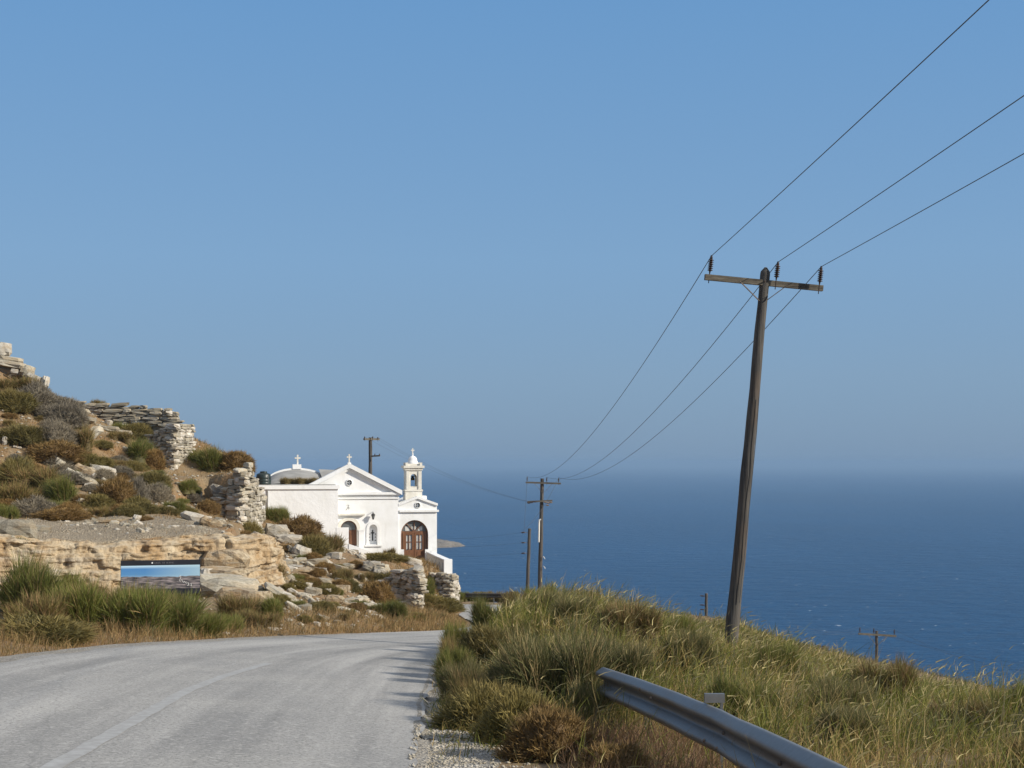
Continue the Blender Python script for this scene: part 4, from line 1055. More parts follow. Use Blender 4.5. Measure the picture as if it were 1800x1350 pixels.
SCH = [stone_mesh("schist_slab", k, M["schist"]) for k in range(7)]
PAL = [stone_mesh("pale_stone", 50 + k, M["pale"]) for k in range(5)]
OCH = [stone_mesh("ochre_stone", 80 + k, M["ochre"]) for k in range(3)]
BOU = [stone_mesh("boulder", 100 + k, M["schist"], 0.17, 0.12, 2) for k in range(4)]
BOP = [stone_mesh("pale_boulder", 120 + k, M["pale"], 0.17, 0.12, 2) for k in range(4)]
BOO = [stone_mesh("ochre_boulder", 140 + k, M["ochre"], 0.17, 0.12, 2) for k in range(3)]

def drystone(name, label, pts, seed, hmin=0.10, hmax=0.26, lmin=0.3, lmax=1.0, thick=1.2, pale=0.35):
    """dry-stone wall: pts = face line as (px, py_top, py_base, d); every stone is a part"""
    r = random.Random(seed)
    W = [(P(px, pt, d), P(px, pb, d)) for px, pt, pb, d in pts]
    o0 = Vector((W[0][1].x, W[0][1].y, min(w[1].z for w in W)))
    root = tag(empty(name, o0), label, "stone wall", "dry-stone walls on the slope")
    # core
    V, Fc = [], []
    n = len(W)
    ctr = Vector((sum(w[0].x for w in W) / n, sum(w[0].y for w in W) / n + thick * 1.3, 0))
    for (a, b) in W:
        din = Vector((ctr.x - a.x, ctr.y - a.y, 0)).normalized() * 0.13
        V += [Vector((b.x, b.y, b.z - 0.5)) + din - o0, Vector((a.x, a.y, a.z - 0.10)) + din - o0]
    for (a, b) in W:
        k = Vector((ctr.x - a.x, ctr.y - a.y, 0)).normalized() * thick
        V += [Vector((b.x, b.y, b.z - 0.5)) + k - o0, Vector((a.x, a.y, a.z - 0.16)) + k - o0]
    for i in range(n - 1):
        a, b, c, d = 2 * i, 2 * i + 1, 2 * i + 3, 2 * i + 2
        Fc += [(a, d, c, b), (b, c, 2 * n + 2 * i + 3, 2 * n + 2 * i + 1), (2 * n + 2 * i, 2 * n + 2 * i + 1, 2 * n + 2 * i + 3, 2 * n + 2 * i + 2)]
    Fc += [(0, 1, 2 * n + 1, 2 * n), (2 * n - 2, 4 * n - 2, 4 * n - 1, 2 * n - 1)]
    MB().add(V, Fc).build("core", M["rubble"], root)
    for i in range(n - 1):
        (a0, b0), (a1, b1) = W[i], W[i + 1]
        t = Vector((b1.x - b0.x, b1.y - b0.y, 0)); L = t.length; t.normalize()
        nrm_ = Vector((t.y, -t.x, 0)); ang_ = math.atan2(t.y, t.x)
        z = min(b0.z, b1.z) - 0.1; ztop = max(a0.z, a1.z)
        while z < ztop:
            h = r.uniform(hmin, hmax); u = r.uniform(-0.12, 0.05)
            while u < L:
                ln_ = r.uniform(lmin, lmax); um = u + ln_ / 2; f = min(1, max(0, um / L))
                zt_ = a0.z + (a1.z - a0.z) * f; zb_ = b0.z + (b1.z - b0.z) * f
                if zb_ - 0.12 < z and z + h * 0.6 < zt_ + 0.04 and um < L + 0.1:
                    me = r.choice(PAL) if r.random() < pale else r.choice(SCH)
                    dep = r.uniform(0.30, 0.5); pr_ = r.uniform(-0.07, 0.07)
                    c = b0 + t * um - nrm_ * (dep / 2 - 0.08 + pr_)
                    s = bpy.data.objects.new("stone", me); col.objects.link(s); s.parent = root
                    s.location = Vector((c.x, c.y, z + h / 2)) - o0
                    s.scale = (ln_ / 2 * 0.98, dep / 2, h / 2 * 0.98)
                    s.rotation_euler = (r.uniform(-0.08, 0.08), r.uniform(-0.07, 0.07), ang_ + r.uniform(-0.10, 0.10))
                u += ln_ + r.uniform(0.0, 0.05)
            z += h
    return root
drystone("stone_wall", "long low dry-stone wall along the skyline above the pillar", [(122, 707, 730, 73.6), (150, 709, 742, 73.4), (230, 713, 750, 73.0), (306, 721, 752, 72.6), (313, 727, 752, 75.6)], 1, 0.09, 0.20, 0.35, 1.1, 1.3)
drystone("stone_wall", "square dry-stone pillar end with a mortared right side, on the upper slope", [(258, 765, 800, 71.6), (280, 752, 834, 70.8), (303, 748, 842, 70.2), (340, 747, 838, 73.0)], 2, 0.10, 0.26, 0.25, 0.85, 1.7, 0.4)
drystone("stone_wall", "tall ragged dry-stone wall left of the white annex", [(374, 880, 918, 65.0), (398, 852, 945, 64.3), (420, 826, 958, 63.8), (438, 818, 956, 64.4), (463, 862, 938, 68.0)], 3, 0.10, 0.28, 0.3, 1.0, 2.0, 0.38)
drystone("stone_wall", "crumbling dry-stone wall end rising beside the road below the chapel", [(662, 1026, 1066, 60.6), (690, 1001, 1080, 59.6), (716, 1003, 1096, 58.4), (737, 998, 1095, 57.8), (744, 1000, 1088, 61.0)], 4, 0.10, 0.26, 0.35, 1.1, 2.0, 0.4)
drystone("stone_wall", "dry-stone retaining wall under the entrance parapet", [(742, 1002, 1030, 75.6), (768, 1006, 1050, 73.6), (793, 1010, 1066, 71.8), (806, 1014, 1066, 75.4)], 5, 0.10, 0.24, 0.25, 0.85, 2.4, 0.42)

def rock(px, py, w, h, label, kind="s", tilt=0.0, yaw=None, flat=1.0, d=None, group=None, sink=0.30, name="rock", cat="rock"):
    """px, py: bottom centre in the photo; w, h in photo pixels"""
    r = random.Random(int(px * 31 + py * 7 + w))
    q = hit(px, py) if d is None else P(px, py, d)
    k = q.y / F
    me = r.choice({"s": SCH, "p": PAL, "o": OCH, "bs": BOU, "bp": BOP, "bo": BOO}[kind])
    o = bpy.data.objects.new(name, me); col.objects.link(o)
    W_, H_ = w * k / 2, h * k / 2
    o.scale = (W_, max(H_ * 1.2, W_ * 0.7 * flat), H_)
    o.location = (q.x, q.y + o.scale[1] * 0.35, q.z + H_ * (1 - sink))
    o.rotation_euler = (r.uniform(-0.12, 0.12), tilt, r.uniform(-0.5, 0.5) if yaw is None else yaw)
    tag(o, label, cat, group); return o
G1 = "rocks of the skyline outcrop"
rock(4, 622, 28, 22, "pinkish block topping the outcrop at the left edge", "bp", 0.1, 0.2, 1, 72.0, G1)
rock(8, 634, 60, 10, "thin upper slab of the outcrop at the left edge", "s", 0.12, 0.1, 1.2, 71.6, G1)
rock(14, 645, 62, 11, "long overhanging slab of the outcrop at the left edge", "s", 0.14, 0.0, 1.3, 71.2, G1)
rock(8, 662, 60, 20, "dark thick slab low in the outcrop at the left edge", "bs", 0.1, 0.2, 1.2, 71.4, G1)
rock(46, 660, 26, 20, "grey blocky rock right of the overhanging slab", "bs", 0.3, 0.3, 1, 71.2, G1)
rock(25, 655, 14, 8, "small white stone under the overhanging slab", "p", 0.1, 0.3, 1, 70.5, G1)
rock(58, 674, 30, 18, "whitish rock near the end of the skyline outcrop", "bp", 0.4, 0.2, 1, 71.0, G1)
rock(77, 681, 14, 22, "upright white rock ending the skyline outcrop", "bp", 0.3, 0.5, 1, 71.0, G1)
rock(158, 772, 44, 17, "big tilted grey slab leaning among the shrubs of the upper slope", "bs", -0.72, 0.2, 0.5)
rock(190, 747, 13, 10, "small white block above the tilted grey slab", "p", 0.1)
rock(8, 783, 8, 16, "small upright white marker stone at the left edge", "p", 0.0, 0.1, 0.6)
rock(30, 789, 15, 4, "thin white stone beside the upright marker stone", "p", 0.15)
for k, (px, py, w, h, t) in enumerate(((118, 732, 40, 9, 0.3), (128, 724, 55, 10, 0.2), (140, 738, 50, 9, 0.25), (165, 728, 48, 9, 0.1), (190, 757, 36, 8, 0.1), (205, 735, 40, 9, 0.05), (216, 764, 34, 9, 0.1), (238, 760, 36, 8, 0.05))):
    rock(px, py, w, h, ("first", "second", "third", "fourth", "fifth", "sixth", "seventh", "eighth")[k] + " thin schist slab from the left in the upper slope ledges", "s", t, 0.1, 1.2, None, "slabs of the upper ledges")
GB = "boulder chain across the middle slope"
rock(88, 816, 26, 18, "pale pointed boulder at the upper left end of the boulder chain", "bp", 0.5, 0.2, 1, None, GB)
rock(104, 824, 20, 18, "rounded pale boulder just below the pointed one", "bs", 0.5, 0.2, 1, None, GB)
rock(148, 834, 40, 16, "long buff boulder with a dark hollow beneath it", "bo", 0.4, 0.1, 0.8, None, GB)
rock(180, 836, 48, 18, "largest pale boulder above the rust cushion shrub", "bp", 0.2, 0.1, 0.8, None, GB)
rock(150, 850, 46, 15, "grey-green flat boulder in the middle of the boulder chain", "bs", 0.45, 0.1, 0.8, None, GB)
rock(183, 866, 20, 14, "smooth grey slab with shadow at the lower end of the boulder chain", "bs", 0.7, 0.2, 0.8, None, GB)
rock(200, 870, 24, 10, "flat pale stone under the rust cushion shrub", "p", 0.2, 0.2, 1, None, GB)
rock(165, 842, 16, 12, "small white stone tucked between the boulders", "bp", 0.4, 0.2, 1, None, GB)
rock(125, 838, 24, 14, "broken grey stone left of the long buff boulder", "s", 0.5, 0.2, 1, None, GB)
rock(142, 890, 16, 16, "grey standing stone below the olive shrubs", "bs", 0.1)
rock(172, 884, 18, 11, "rounded grey stone on the scree below the boulder chain", "bs", 0.1)
rock(152, 889, 9, 10, "little grey stone right beside the standing stone", "s", 0.1)
rock(205, 921, 70, 9, "long flat tan slab lying on the gravel bench", "o", -0.06, 0.0, 0.5)
rock(240, 918, 14, 14, "pale pointed stone at the end of the long tan slab", "bp", 0.2)
rock(28, 944, 70, 34, "big rounded grey rock on the left edge of the gravel bench", "bs", 0.0, 0.1, 0.8)
rock(72, 936, 34, 14, "flat grey rock beside the big rounded rock on the bench", "s", 0.1)
rock(345, 918, 54, 16, "white sloping slab on the bench edge near the tall wall", "bp", 0.25, 0.1, 0.8)
rock(372, 928, 44, 18, "buff broken slab at the foot of the tall wall", "bo", 0.35, 0.1, 0.8)
rock(330, 894, 16, 6, "small white slab lying on brown soil above the bench", "p", 0.4)
rock(340, 872, 30, 12, "weathered white root-like stone below the pillar", "bp", 0.3)
rock(382, 880, 26, 18, "grey-white block at the left foot of the tall wall", "bp", 0.2)
# big ledges right of the cut face
rock(395, 1000, 78, 40, "pale upper block of the stepped ledge right of the picture board", "bo", 0.03, 0.15, 0.8, 42.8, "ledge rocks right of the board")
rock(388, 1022, 92, 28, "ochre middle block of the stepped ledge right of the picture board", "bo", 0.03, 0.1, 0.8, 41.8, "ledge rocks right of the board")
rock(405, 1046, 116, 36, "broad buff block of the stepped ledge, right of the board", "bs", 0.10, 0.1, 0.8, 40.2, "ledge rocks right of the board")
rock(428, 1070, 96, 40, "lowest rounded buff block of the stepped ledge", "bo", 0.12, 0.1, 0.7, 38.6, "ledge rocks right of the board")
rock(362, 1030, 24, 34, "narrow upright white rock at the board's right edge", "bp", 0.05, 0.1, 0.7, 41.6, "ledge rocks right of the board")
# slope under the chapel
GS = "rocks on the slope below the chapel"
rock(486, 945, 44, 26, "striped grey-white block below the green shrub by the annex", "bp", 0.1, 0.3, 0.8, None, GS)
rock(510, 957, 48, 18, "clean white block on the slope under the annex", "bp", 0.0, 0.1, 0.8, None, GS)
rock(506, 949, 22, 14, "buff block right behind the clean white block", "bo", 0.0, 0.1, 0.8, None, GS)
rock(530, 980, 34, 22, "wedge-shaped grey-white rock below the dark shrub", "bp", 0.35, 0.3, 0.8, None, GS)
rock(448, 975, 34, 16, "grey rock with shadowed left side near the ledge blocks", "bs", 0.2, 0.2, 0.8, None, GS)
rock(555, 990, 46, 9, "dark flat slab casting a black shadow on the slope", "s", -0.05, 0.1, 1.0, None, GS)
rock(484, 998, 20, 8, "small bright white slab alone on the slope", "p", 0.05, 0.1, 1.0, None, GS)
rock(515, 1000, 34, 7, "thin pale slab right of the small bright slab", "p", 0.1, 0.1, 1.0, None, GS)
rock(535, 1006, 46, 8, "yellowish layered slab in the middle of the slope", "o", 0.03, 0.1, 1.0, None, GS)
rock(562, 1006, 24, 8, "pale grey slab ending the layered row", "p", 0.03, 0.1, 1.0, None, GS)
rock(512, 1024, 18, 12, "blue-grey tilted stone on the slope", "s", 0.7, 0.1, 1.0, None, GS)
rock(500, 1055, 80, 11, "long tilted grey slab sliding towards the road", "s", 0.55, 0.1, 0.6, None, GS)
rock(522, 1075, 46, 10, "dark-edged lower slab sliding towards the road", "s", 0.50, 0.1, 0.6, None, GS)
rock(530, 1090, 20, 7, "small pale slab just above the road verge", "p", 0.5, 0.1, 0.8, None, GS)
rock(574, 1070, 12, 9, "bright white stone in the dry grass of the slope", "bp", 0.6, 0.1, 0.8, None, GS)
rock(588, 1060, 32, 14, "orange-brown rock in the middle of the slope", "bo", 0.1, 0.1, 0.8, None, GS)
rock(602, 1040, 26, 12, "yellow-white slab left of the rust dome shrub", "o", 0.0, 0.1, 0.8, None, GS)
rock(636, 1062, 24, 14, "grey rounded rock at the foot of the rust dome shrub", "bs", 0.3, 0.1, 0.8, None, GS)
rock(565, 1030, 36, 16, "grey-green ledge rock in the middle of the slope", "bs", 0.1, 0.1, 0.8, None, GS)
rock(528, 1036, 40, 14, "grey slab propped on the slope", "s", 0.4, 0.1, 0.8, None, GS)
rock(550, 1045, 30, 14, "square grey rock under the ledge", "bs", 0.2, 0.1, 0.8, None, GS)
rock(655, 1002, 34, 16, "pale block left of the crumbling wall top", "bp", 0.0, 0.1, 0.8, None, GS)
rock(668, 1014, 24, 14, "white block against the crumbling wall", "bp", 0.0, 0.1, 0.8, None, GS)
rock(752, 1062, 16, 20, "upright white boulder between the two lower walls", "bp", 0.1, 0.1, 0.8, 66.0, GS)
rock(722, 992, 40, 12, "rounded pale rock in front of the porch door", "bp", 0.25, 0.1, 0.8, None, GS)
rock(462, 1102, 18, 14, "white stone among the roadside bushes", "bp", 0.1)
rock(556, 1102, 14, 8, "white stone on the verge in the dry grass", "p", 0.1)
rock(572, 1104, 16, 8, "buff stone on the verge right of the white one", "bo", 0.1)
rock(478, 1108, 24, 6, "flat pale stone at the road edge", "p", 0.1)
rock(866, 1130, 18, 22, "whitish rock half hidden in the roadside grass on the right", "bp", 0.2, 0.2, 0.8, 27.5)
r_ = random.Random(99)
# things easy to find in the picture, used to say which loose stone or tuft is meant
MARKS = [(158, 765, "the big tilted grey slab"), (92, 796, "the rust cushion above the boulder chain"), (180, 830, "the largest pale boulder"), (150, 846, "the grey-green flat boulder"), (204, 866, "the tall rust cushion"), (238, 866, "the narrow grey shrub"),
         (300, 800, "the square pillar"), (225, 732, "the skyline wall"), (425, 890, "the tall ragged wall"), (340, 866, "the root-like white stone"), (345, 910, "the white sloping slab"), (205, 917, "the long flat tan slab"), (30, 930, "the big rounded grey rock"), (70, 845, "the wide olive shrub"),
         (282, 985, "the picture board"), (395, 985, "the stepped ledge"), (425, 1056, "the lowest ledge block"), (486, 935, "the striped grey-white block"), (510, 950, "the clean white block"), (530, 970, "the wedge-shaped rock"), (555, 986, "the dark flat slab"), (535, 1002, "the yellowish layered slab"),
         (484, 994, "the small bright white slab"), (500, 1048, "the long tilted grey slab"), (522, 1070, "the dark-edged lower slab"), (588, 1054, "the orange-brown rock"), (602, 1034, "the yellow-white slab"), (658, 1040, "the rust dome shrub"), (636, 1056, "the grey rounded rock"), (582, 950, "the dark spiky shrub"),
         (600, 1010, "the lone small olive shrub"), (715, 1045, "the crumbling wall end"), (655, 994, "the pale block by the wall"), (614, 940, "the arched left door"), (656, 955, "the chapel niche"), (574, 1066, "the bright white stone in the grass"), (172, 880, "the rounded grey stone"), (20, 675, "the skyline outcrop"), (380, 800, "the big green skyline shrub")]
USED = {}
def where(px, py, head):
    best = sorted(MARKS, key=lambda m_: (m_[0] - px) ** 2 + 1.6 * (m_[1] - py) ** 2)[:5]
    for (mx_, my_, nm) in best:
        dx, dy = px - mx_, py - my_
        if abs(dx) > 1.6 * abs(dy): rel = "right of" if dx > 0 else "left of"
        elif abs(dy) > 1.6 * abs(dx): rel = "below" if dy > 0 else "above"
        else: rel = ("lower right of" if dx > 0 else "lower left of") if dy > 0 else ("upper right of" if dx > 0 else "upper left of")
        for near in (("close by, ", "") if math.hypot(dx, dy) < 22 else ("",)):
            lab = head + " " + near + rel + " " + nm
            if lab not in USED: USED[lab] = 1; return lab
    dist = math.hypot(px - best[0][0], py - best[0][1])
    return lab
def inside(poly):
    while True:
        px = r_.uniform(poly[:, 0].min(), poly[:, 0].max()); py = r_.uniform(poly[:, 1].min(), poly[:, 1].max())
        if poly_sd(poly, np.array([px]), np.array([py]))[0] > 0: return px, py
def spread(n, region, noun, group, wr, kinds):
    poly = np.array(region, float)
    for c in range(n):
        px, py = inside(poly)
        w = r_.uniform(*wr); hr_ = r_.uniform(0.22, 0.5); kd = r_.choice(kinds)
        size = "tiny" if w < wr[0] + (wr[1] - wr[0]) * 0.25 else "small" if w < wr[0] + (wr[1] - wr[0]) * 0.5 else "mid-sized" if w < wr[0] + (wr[1] - wr[0]) * 0.75 else "larger"
        colr = {"s": "flat grey", "p": "pale", "o": "ochre", "bs": "blocky grey", "bp": "blocky pale", "bo": "blocky ochre"}[kd]
        rock(px, py, w, w * hr_, where(px, py, size + " " + colr + " " + noun), kd, r_.uniform(-0.1, 0.6), None, 1.0, None, group)
spread(135, [(440, 955), (520, 960), (600, 985), (680, 1000), (690, 1085), (560, 1098), (500, 1080), (450, 1010)], "slab", "loose slabs below the chapel", (9, 30), ["s", "s", "p", "s", "o", "bs"])
spread(60, [(100, 790), (250, 790), (330, 850), (380, 910), (250, 905), (150, 880)], "stone", "loose stones above the bench", (6, 18), ["s", "p", "p", "bs"])
spread(55, [(100, 918), (400, 915), (410, 932), (90, 942)], "stone", "loose stones on the bench", (6, 18), ["s", "s", "bs", "p"])
spread(18, [(604, 955), (640, 965), (668, 982), (640, 985), (600, 968)], "rubble stone", "rubble by the chapel steps", (8, 18), ["p", "p", "bp"])

# fine rubble strewn over the left slope, uncountable
def octa(cent, sc, rot):
    base = np.array([(1, 0, 0), (0, 1, 0), (-1, 0, 0), (0, -1, 0), (0, 0, 1), (0, 0, -1)], float)
    tri = np.array([(0, 1, 4), (1, 2, 4), (2, 3, 4), (3, 0, 4), (1, 0, 5), (2, 1, 5), (3, 2, 5), (0, 3, 5)])
    n = len(cent); c, s = np.cos(rot), np.sin(rot)
    b = base[None] * sc[:, None, :] * (1 + rng.uniform(-0.25, 0.25, (n, 6, 1)))
    x = b[:, :, 0] * c[:, None] - b[:, :, 1] * s[:, None]; y = b[:, :, 0] * s[:, None] + b[:, :, 1] * c[:, None]
    V = np.stack([x, y, b[:, :, 2]], 2) + cent[:, None]
    return V.reshape(-1, 3), (tri[None] + (np.arange(n) * 6)[:, None, None]).reshape(-1, 3)
n = 6500
xx = rng.uniform(-26, -2, n); yy = rng.uniform(30, 80, n)
ok = (xx < xL(yy) - 0.8); xx, yy = xx[ok], yy[ok]
ok = fbm(xx * 0.4, yy * 0.4, seed=61) + rng.uniform(-0.4, 0.4, len(xx)) > -0.1; xx, yy = xx[ok], yy[ok]
sz = 0.03 + 0.09 * rng.random(len(xx)) ** 2.2
V, T = octa(np.c_[xx, yy, ground(xx, yy) + sz * 0.2], np.c_[sz * 1.3, sz, sz * 0.55], rng.uniform(0, 6.28, len(xx)))
m = Nodes("scree"); vv = m.coord(); f = m.noise(vv, 2.4, 3); m.base(m.ramp(f, [(0.35, (0.22, 0.19, 0.14)), (0.5, (0.36, 0.32, 0.25)), (0.68, (0.47, 0.44, 0.385))])); m.rough(0.9); M["scree"] = m.m
tag(link("scree", np_mesh("scree", V, T), M["scree"]), "small stones strewn over the brown hillside", kind="stuff")
# chippings along the right road edge
n = 3600
yy = rng.uniform(7.5, 14, n); xx = xR(yy) + rng.normal(0.28, 0.24, n)
ok = xx > xR(yy) - 0.06; xx, yy = xx[ok], yy[ok]
sz = 0.006 + 0.016 * rng.random(len(xx)) ** 2
zz = np.where(xx < xR(yy), roadz(xx, yy), ground(xx, yy)) + 0.008
V, T = octa(np.c_[xx, yy, zz], np.c_[sz * 1.2, sz, sz * 0.7], rng.uniform(0, 6.28, len(xx)))
tag(link("chippings", np_mesh("chippings", V, T), M["scree"]), "pale stone chippings along the right road edge", kind="stuff")

# ------------------------------------------------------------------ plants
def blades(base, dirv, length, width, bend, cb, ct, nseg=2, seed=0):
    """curved tapering blades; returns vertices, triangles, colours"""
    g = np.random.default_rng(seed); N = len(base)
    dirv = dirv / np.linalg.norm(dirv, axis=1, keepdims=True)
    side = np.cross(dirv, g.normal(size=(N, 3))); side /= np.linalg.norm(side, axis=1, keepdims=True) + 1e-9
    Vs, Cs = [], []
    for k in range(nseg + 1):
        t = k / nseg
        p = base + dirv * (length * t)[:, None] + bend * (t * t)
        c = cb * (1 - t) + ct * t
        if k < nseg:
            w = (width * (1 - 0.55 * t))[:, None] * 0.5
            Vs += [p - side * w, p + side * w]; Cs += [c, c]
        else:
            Vs.append(p); Cs.append(c)
    nv_ = 2 * nseg + 1
    V = np.stack(Vs, 1).reshape(-1, 3); C = np.stack(Cs, 1).reshape(-1, 3)
    tri = []
    for k in range(nseg - 1):
        a = 2 * k; tri += [(a, a + 1, a + 3), (a, a + 3, a + 2)]
    a = 2 * (nseg - 1); tri.append((a, a + 1, a + 2))
    T = (np.array(tri)[None] + (np.arange(N) * nv_)[:, None, None]).reshape(-1, 3)
    return V, T, C
def join(parts):
    V, T, C, o = [], [], [], 0
    for v, t, c in parts: V.append(v); T.append(t + o); C.append(c); o += len(v)
    return np.vstack(V), np.vstack(T), np.vstack(C)
def tint(g, n, a, b):
    t = g.random((n, 1)); return np.array(a) * (1 - t) + np.array(b) * t

def broom_mesh(name, seed, n, ca, cb2, cbrown, fan=0.95, w=0.013, brown=0.18, droop=0.12):
    """bush of fine upright stems, unit height, about unit half width"""
    g = np.random.default_rng(seed)
    # several clumps
    nc = 6; cl = np.c_[g.uniform(-0.55, 0.55, nc), g.uniform(-0.45, 0.45, nc)]; ch = g.uniform(0.72, 1.0, nc)
    ci = g.integers(0, nc, n)
    r = 0.20 * np.sqrt(g.random(n)); a = g.uniform(0, 6.283, n)
    base = np.c_[cl[ci, 0] + r * np.cos(a), cl[ci, 1] + r * np.sin(a), g.uniform(-0.05, 0.45, n) * ch[ci]]
    phi = g.uniform(0, 6.283, n); th = np.abs(g.normal(0, 0.42, n)) * fan
    d = np.c_[np.sin(th) * np.cos(phi), np.sin(th) * np.sin(phi), np.cos(th)]
    d[:, :2] += 0.5 * (base[:, :2])
    L = g.uniform(0.32, 0.68, n) * ch[ci]
    c1 = tint(g, n, ca, cb2); isb = g.random(n) < brown; c1[isb] = tint(g, int(isb.sum()), cbrown, np.array(cbrown) * 1.6)
    bend = np.c_[g.normal(0, 0.07, n), g.normal(0, 0.07, n), -droop * g.random(n)]
    V, T, C = blades(base, d, L, np.full(n, w) * g.uniform(0.7, 1.4, n), bend, c1 * 0.85, c1 * 1.2, 2, seed)
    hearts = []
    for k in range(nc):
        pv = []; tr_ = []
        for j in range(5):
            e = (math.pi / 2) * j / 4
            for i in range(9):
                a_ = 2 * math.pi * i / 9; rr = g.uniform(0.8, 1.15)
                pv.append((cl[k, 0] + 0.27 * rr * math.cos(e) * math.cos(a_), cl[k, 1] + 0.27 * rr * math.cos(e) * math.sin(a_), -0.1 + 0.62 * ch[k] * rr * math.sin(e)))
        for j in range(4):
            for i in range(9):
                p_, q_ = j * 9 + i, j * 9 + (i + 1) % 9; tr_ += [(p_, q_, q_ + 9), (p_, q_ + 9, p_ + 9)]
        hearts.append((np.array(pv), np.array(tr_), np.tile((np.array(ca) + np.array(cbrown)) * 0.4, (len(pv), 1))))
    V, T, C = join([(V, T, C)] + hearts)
    me = np_mesh(name, V, T, C); me.materials.append(M["leaf"]); return me

def cushion_mesh(name, seed, n, ca, cb2, spike=0.26, w=0.024, lump=0.26, flat=1.0):
    """thorny cushion dome, unit half width, unit height"""
    g = np.random.default_rng(seed)
    phi = g.uniform(0, 6.283, n); cz = g.uniform(-0.12, 1.0, n); sz_ = np.sqrt(np.clip(1 - cz ** 2, 0, 1))
    d = np.c_[sz_ * np.cos(phi), sz_ * np.sin(phi), cz]
    rad = 1 + lump * 2 * fbm(d[:, 0] * 1.8 + seed, d[:, 1] * 1.8, d[:, 2] * 1.8, 3, seed) + lump * 0.6 * fbm(d[:, 0] * 6, d[:, 1] * 6 + seed, d[:, 2] * 6, 2, seed)
    p = d * (rad * g.uniform(0.80, 0.93, n))[:, None]
    dd = d + g.normal(0, 0.55, (n, 3)); dd[:, 2] += 0.25
    patch = np.clip(0.5 + 1.2 * fbm(d[:, 0] * 2.5, d[:, 1] * 2.5 + 7, d[:, 2] * 2.5, 2, seed + 5), 0, 1)[:, None]
    c = np.array(ca) * (1 - patch) + np.array(cb2) * patch; c = c * g.uniform(0.75, 1.25, (n, 1))
    V, T, C = blades(p, dd, g.uniform(0.5, 1.2, n) * spike, np.full(n, w) * g.uniform(0.7, 1.5, n), g.normal(0, 0.02, (n, 3)), c * 0.9, c * 1.15, 2, seed)
    # twiggy inner mass
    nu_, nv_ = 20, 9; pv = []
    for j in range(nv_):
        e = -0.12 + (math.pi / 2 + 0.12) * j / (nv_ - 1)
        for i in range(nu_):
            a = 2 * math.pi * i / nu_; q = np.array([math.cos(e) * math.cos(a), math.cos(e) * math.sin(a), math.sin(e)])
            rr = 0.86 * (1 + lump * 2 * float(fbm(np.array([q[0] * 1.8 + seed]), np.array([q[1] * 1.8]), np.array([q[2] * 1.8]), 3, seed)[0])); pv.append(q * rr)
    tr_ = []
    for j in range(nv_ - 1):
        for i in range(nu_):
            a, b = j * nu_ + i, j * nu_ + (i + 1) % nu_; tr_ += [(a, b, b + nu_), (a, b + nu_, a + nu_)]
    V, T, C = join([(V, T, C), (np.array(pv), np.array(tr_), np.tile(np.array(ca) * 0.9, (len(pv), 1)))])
    me = np_mesh(name, V, T, C); me.materials.append(M["leaf"]); return me

GREEN = [broom_mesh("broom_shrub", 200 + k, 7500, (0.075, 0.095, 0.015), (0.180, 0.185, 0.038), (0.17, 0.12, 0.05), 1.15) for k in range(4)]
OLIVE = [broom_mesh("olive_shrub", 220 + k, 3600, (0.120, 0.102, 0.027), (0.225, 0.185, 0.060), (0.20, 0.125, 0.055), 1.3, 0.016, 0.35) for k in range(4)]
RUSH = [broom_mesh("rush_tuft", 240 + k, 9000, (0.070, 0.076, 0.022), (0.150, 0.145, 0.052), (0.24, 0.18, 0.085), 1.25, 0.011, 0.25, 0.22) for k in range(2)]
RUST = [cushion_mesh("rust_cushion", 260 + k, 4200, (0.165, 0.096, 0.030), (0.260, 0.170, 0.058)) for k in range(3)]
GREY = [cushion_mesh("grey_cushion", 280 + k, 4200, (0.185, 0.155, 0.110), (0.285, 0.245, 0.180)) for k in range(3)]
OLCU = [cushion_mesh("olive_cushion", 300 + k, 4200, (0.120, 0.102, 0.028), (0.230, 0.180, 0.058), 0.34, 0.024, 0.28) for k in range(3)]
KINDS = {"g": GREEN, "o": OLIVE, "r": RUST, "y": GREY, "c": OLCU, "u": RUSH}
def shrub(px, py, w, h, kind, label, d=None, group="shrubs on the slope", name="shrub", depth=1.0, sink=0.08, at=None):
    """px, py: bottom centre in the photo; w, h in photo pixels"""
    q = at if at is not None else (hit(px, py) if d is None else P(px, py, d))
    k = q.y / F; r = random.Random(int(px * 13 + py * 5 + w))
    o = bpy.data.objects.new(name, r.choice(KINDS[kind])); col.objects.link(o)
    W_, H_ = w * k / 2 * (1.42 if at is None else 1.0), h * k * (0.95 if at is None else 1.0)
    if kind in "ryc": H_ *= 0.85
    o.scale = (W_, W_ * depth, H_ * (1.05 if kind in "gou" else 1.0))
    o.location = (q.x, q.y + W_ * 0.3, q.z - H_ * sink); o.rotation_euler = (0, 0, r.uniform(0, 6.28) if depth == 1.0 else 0)
    tag(o, label, "shrub", group); return o
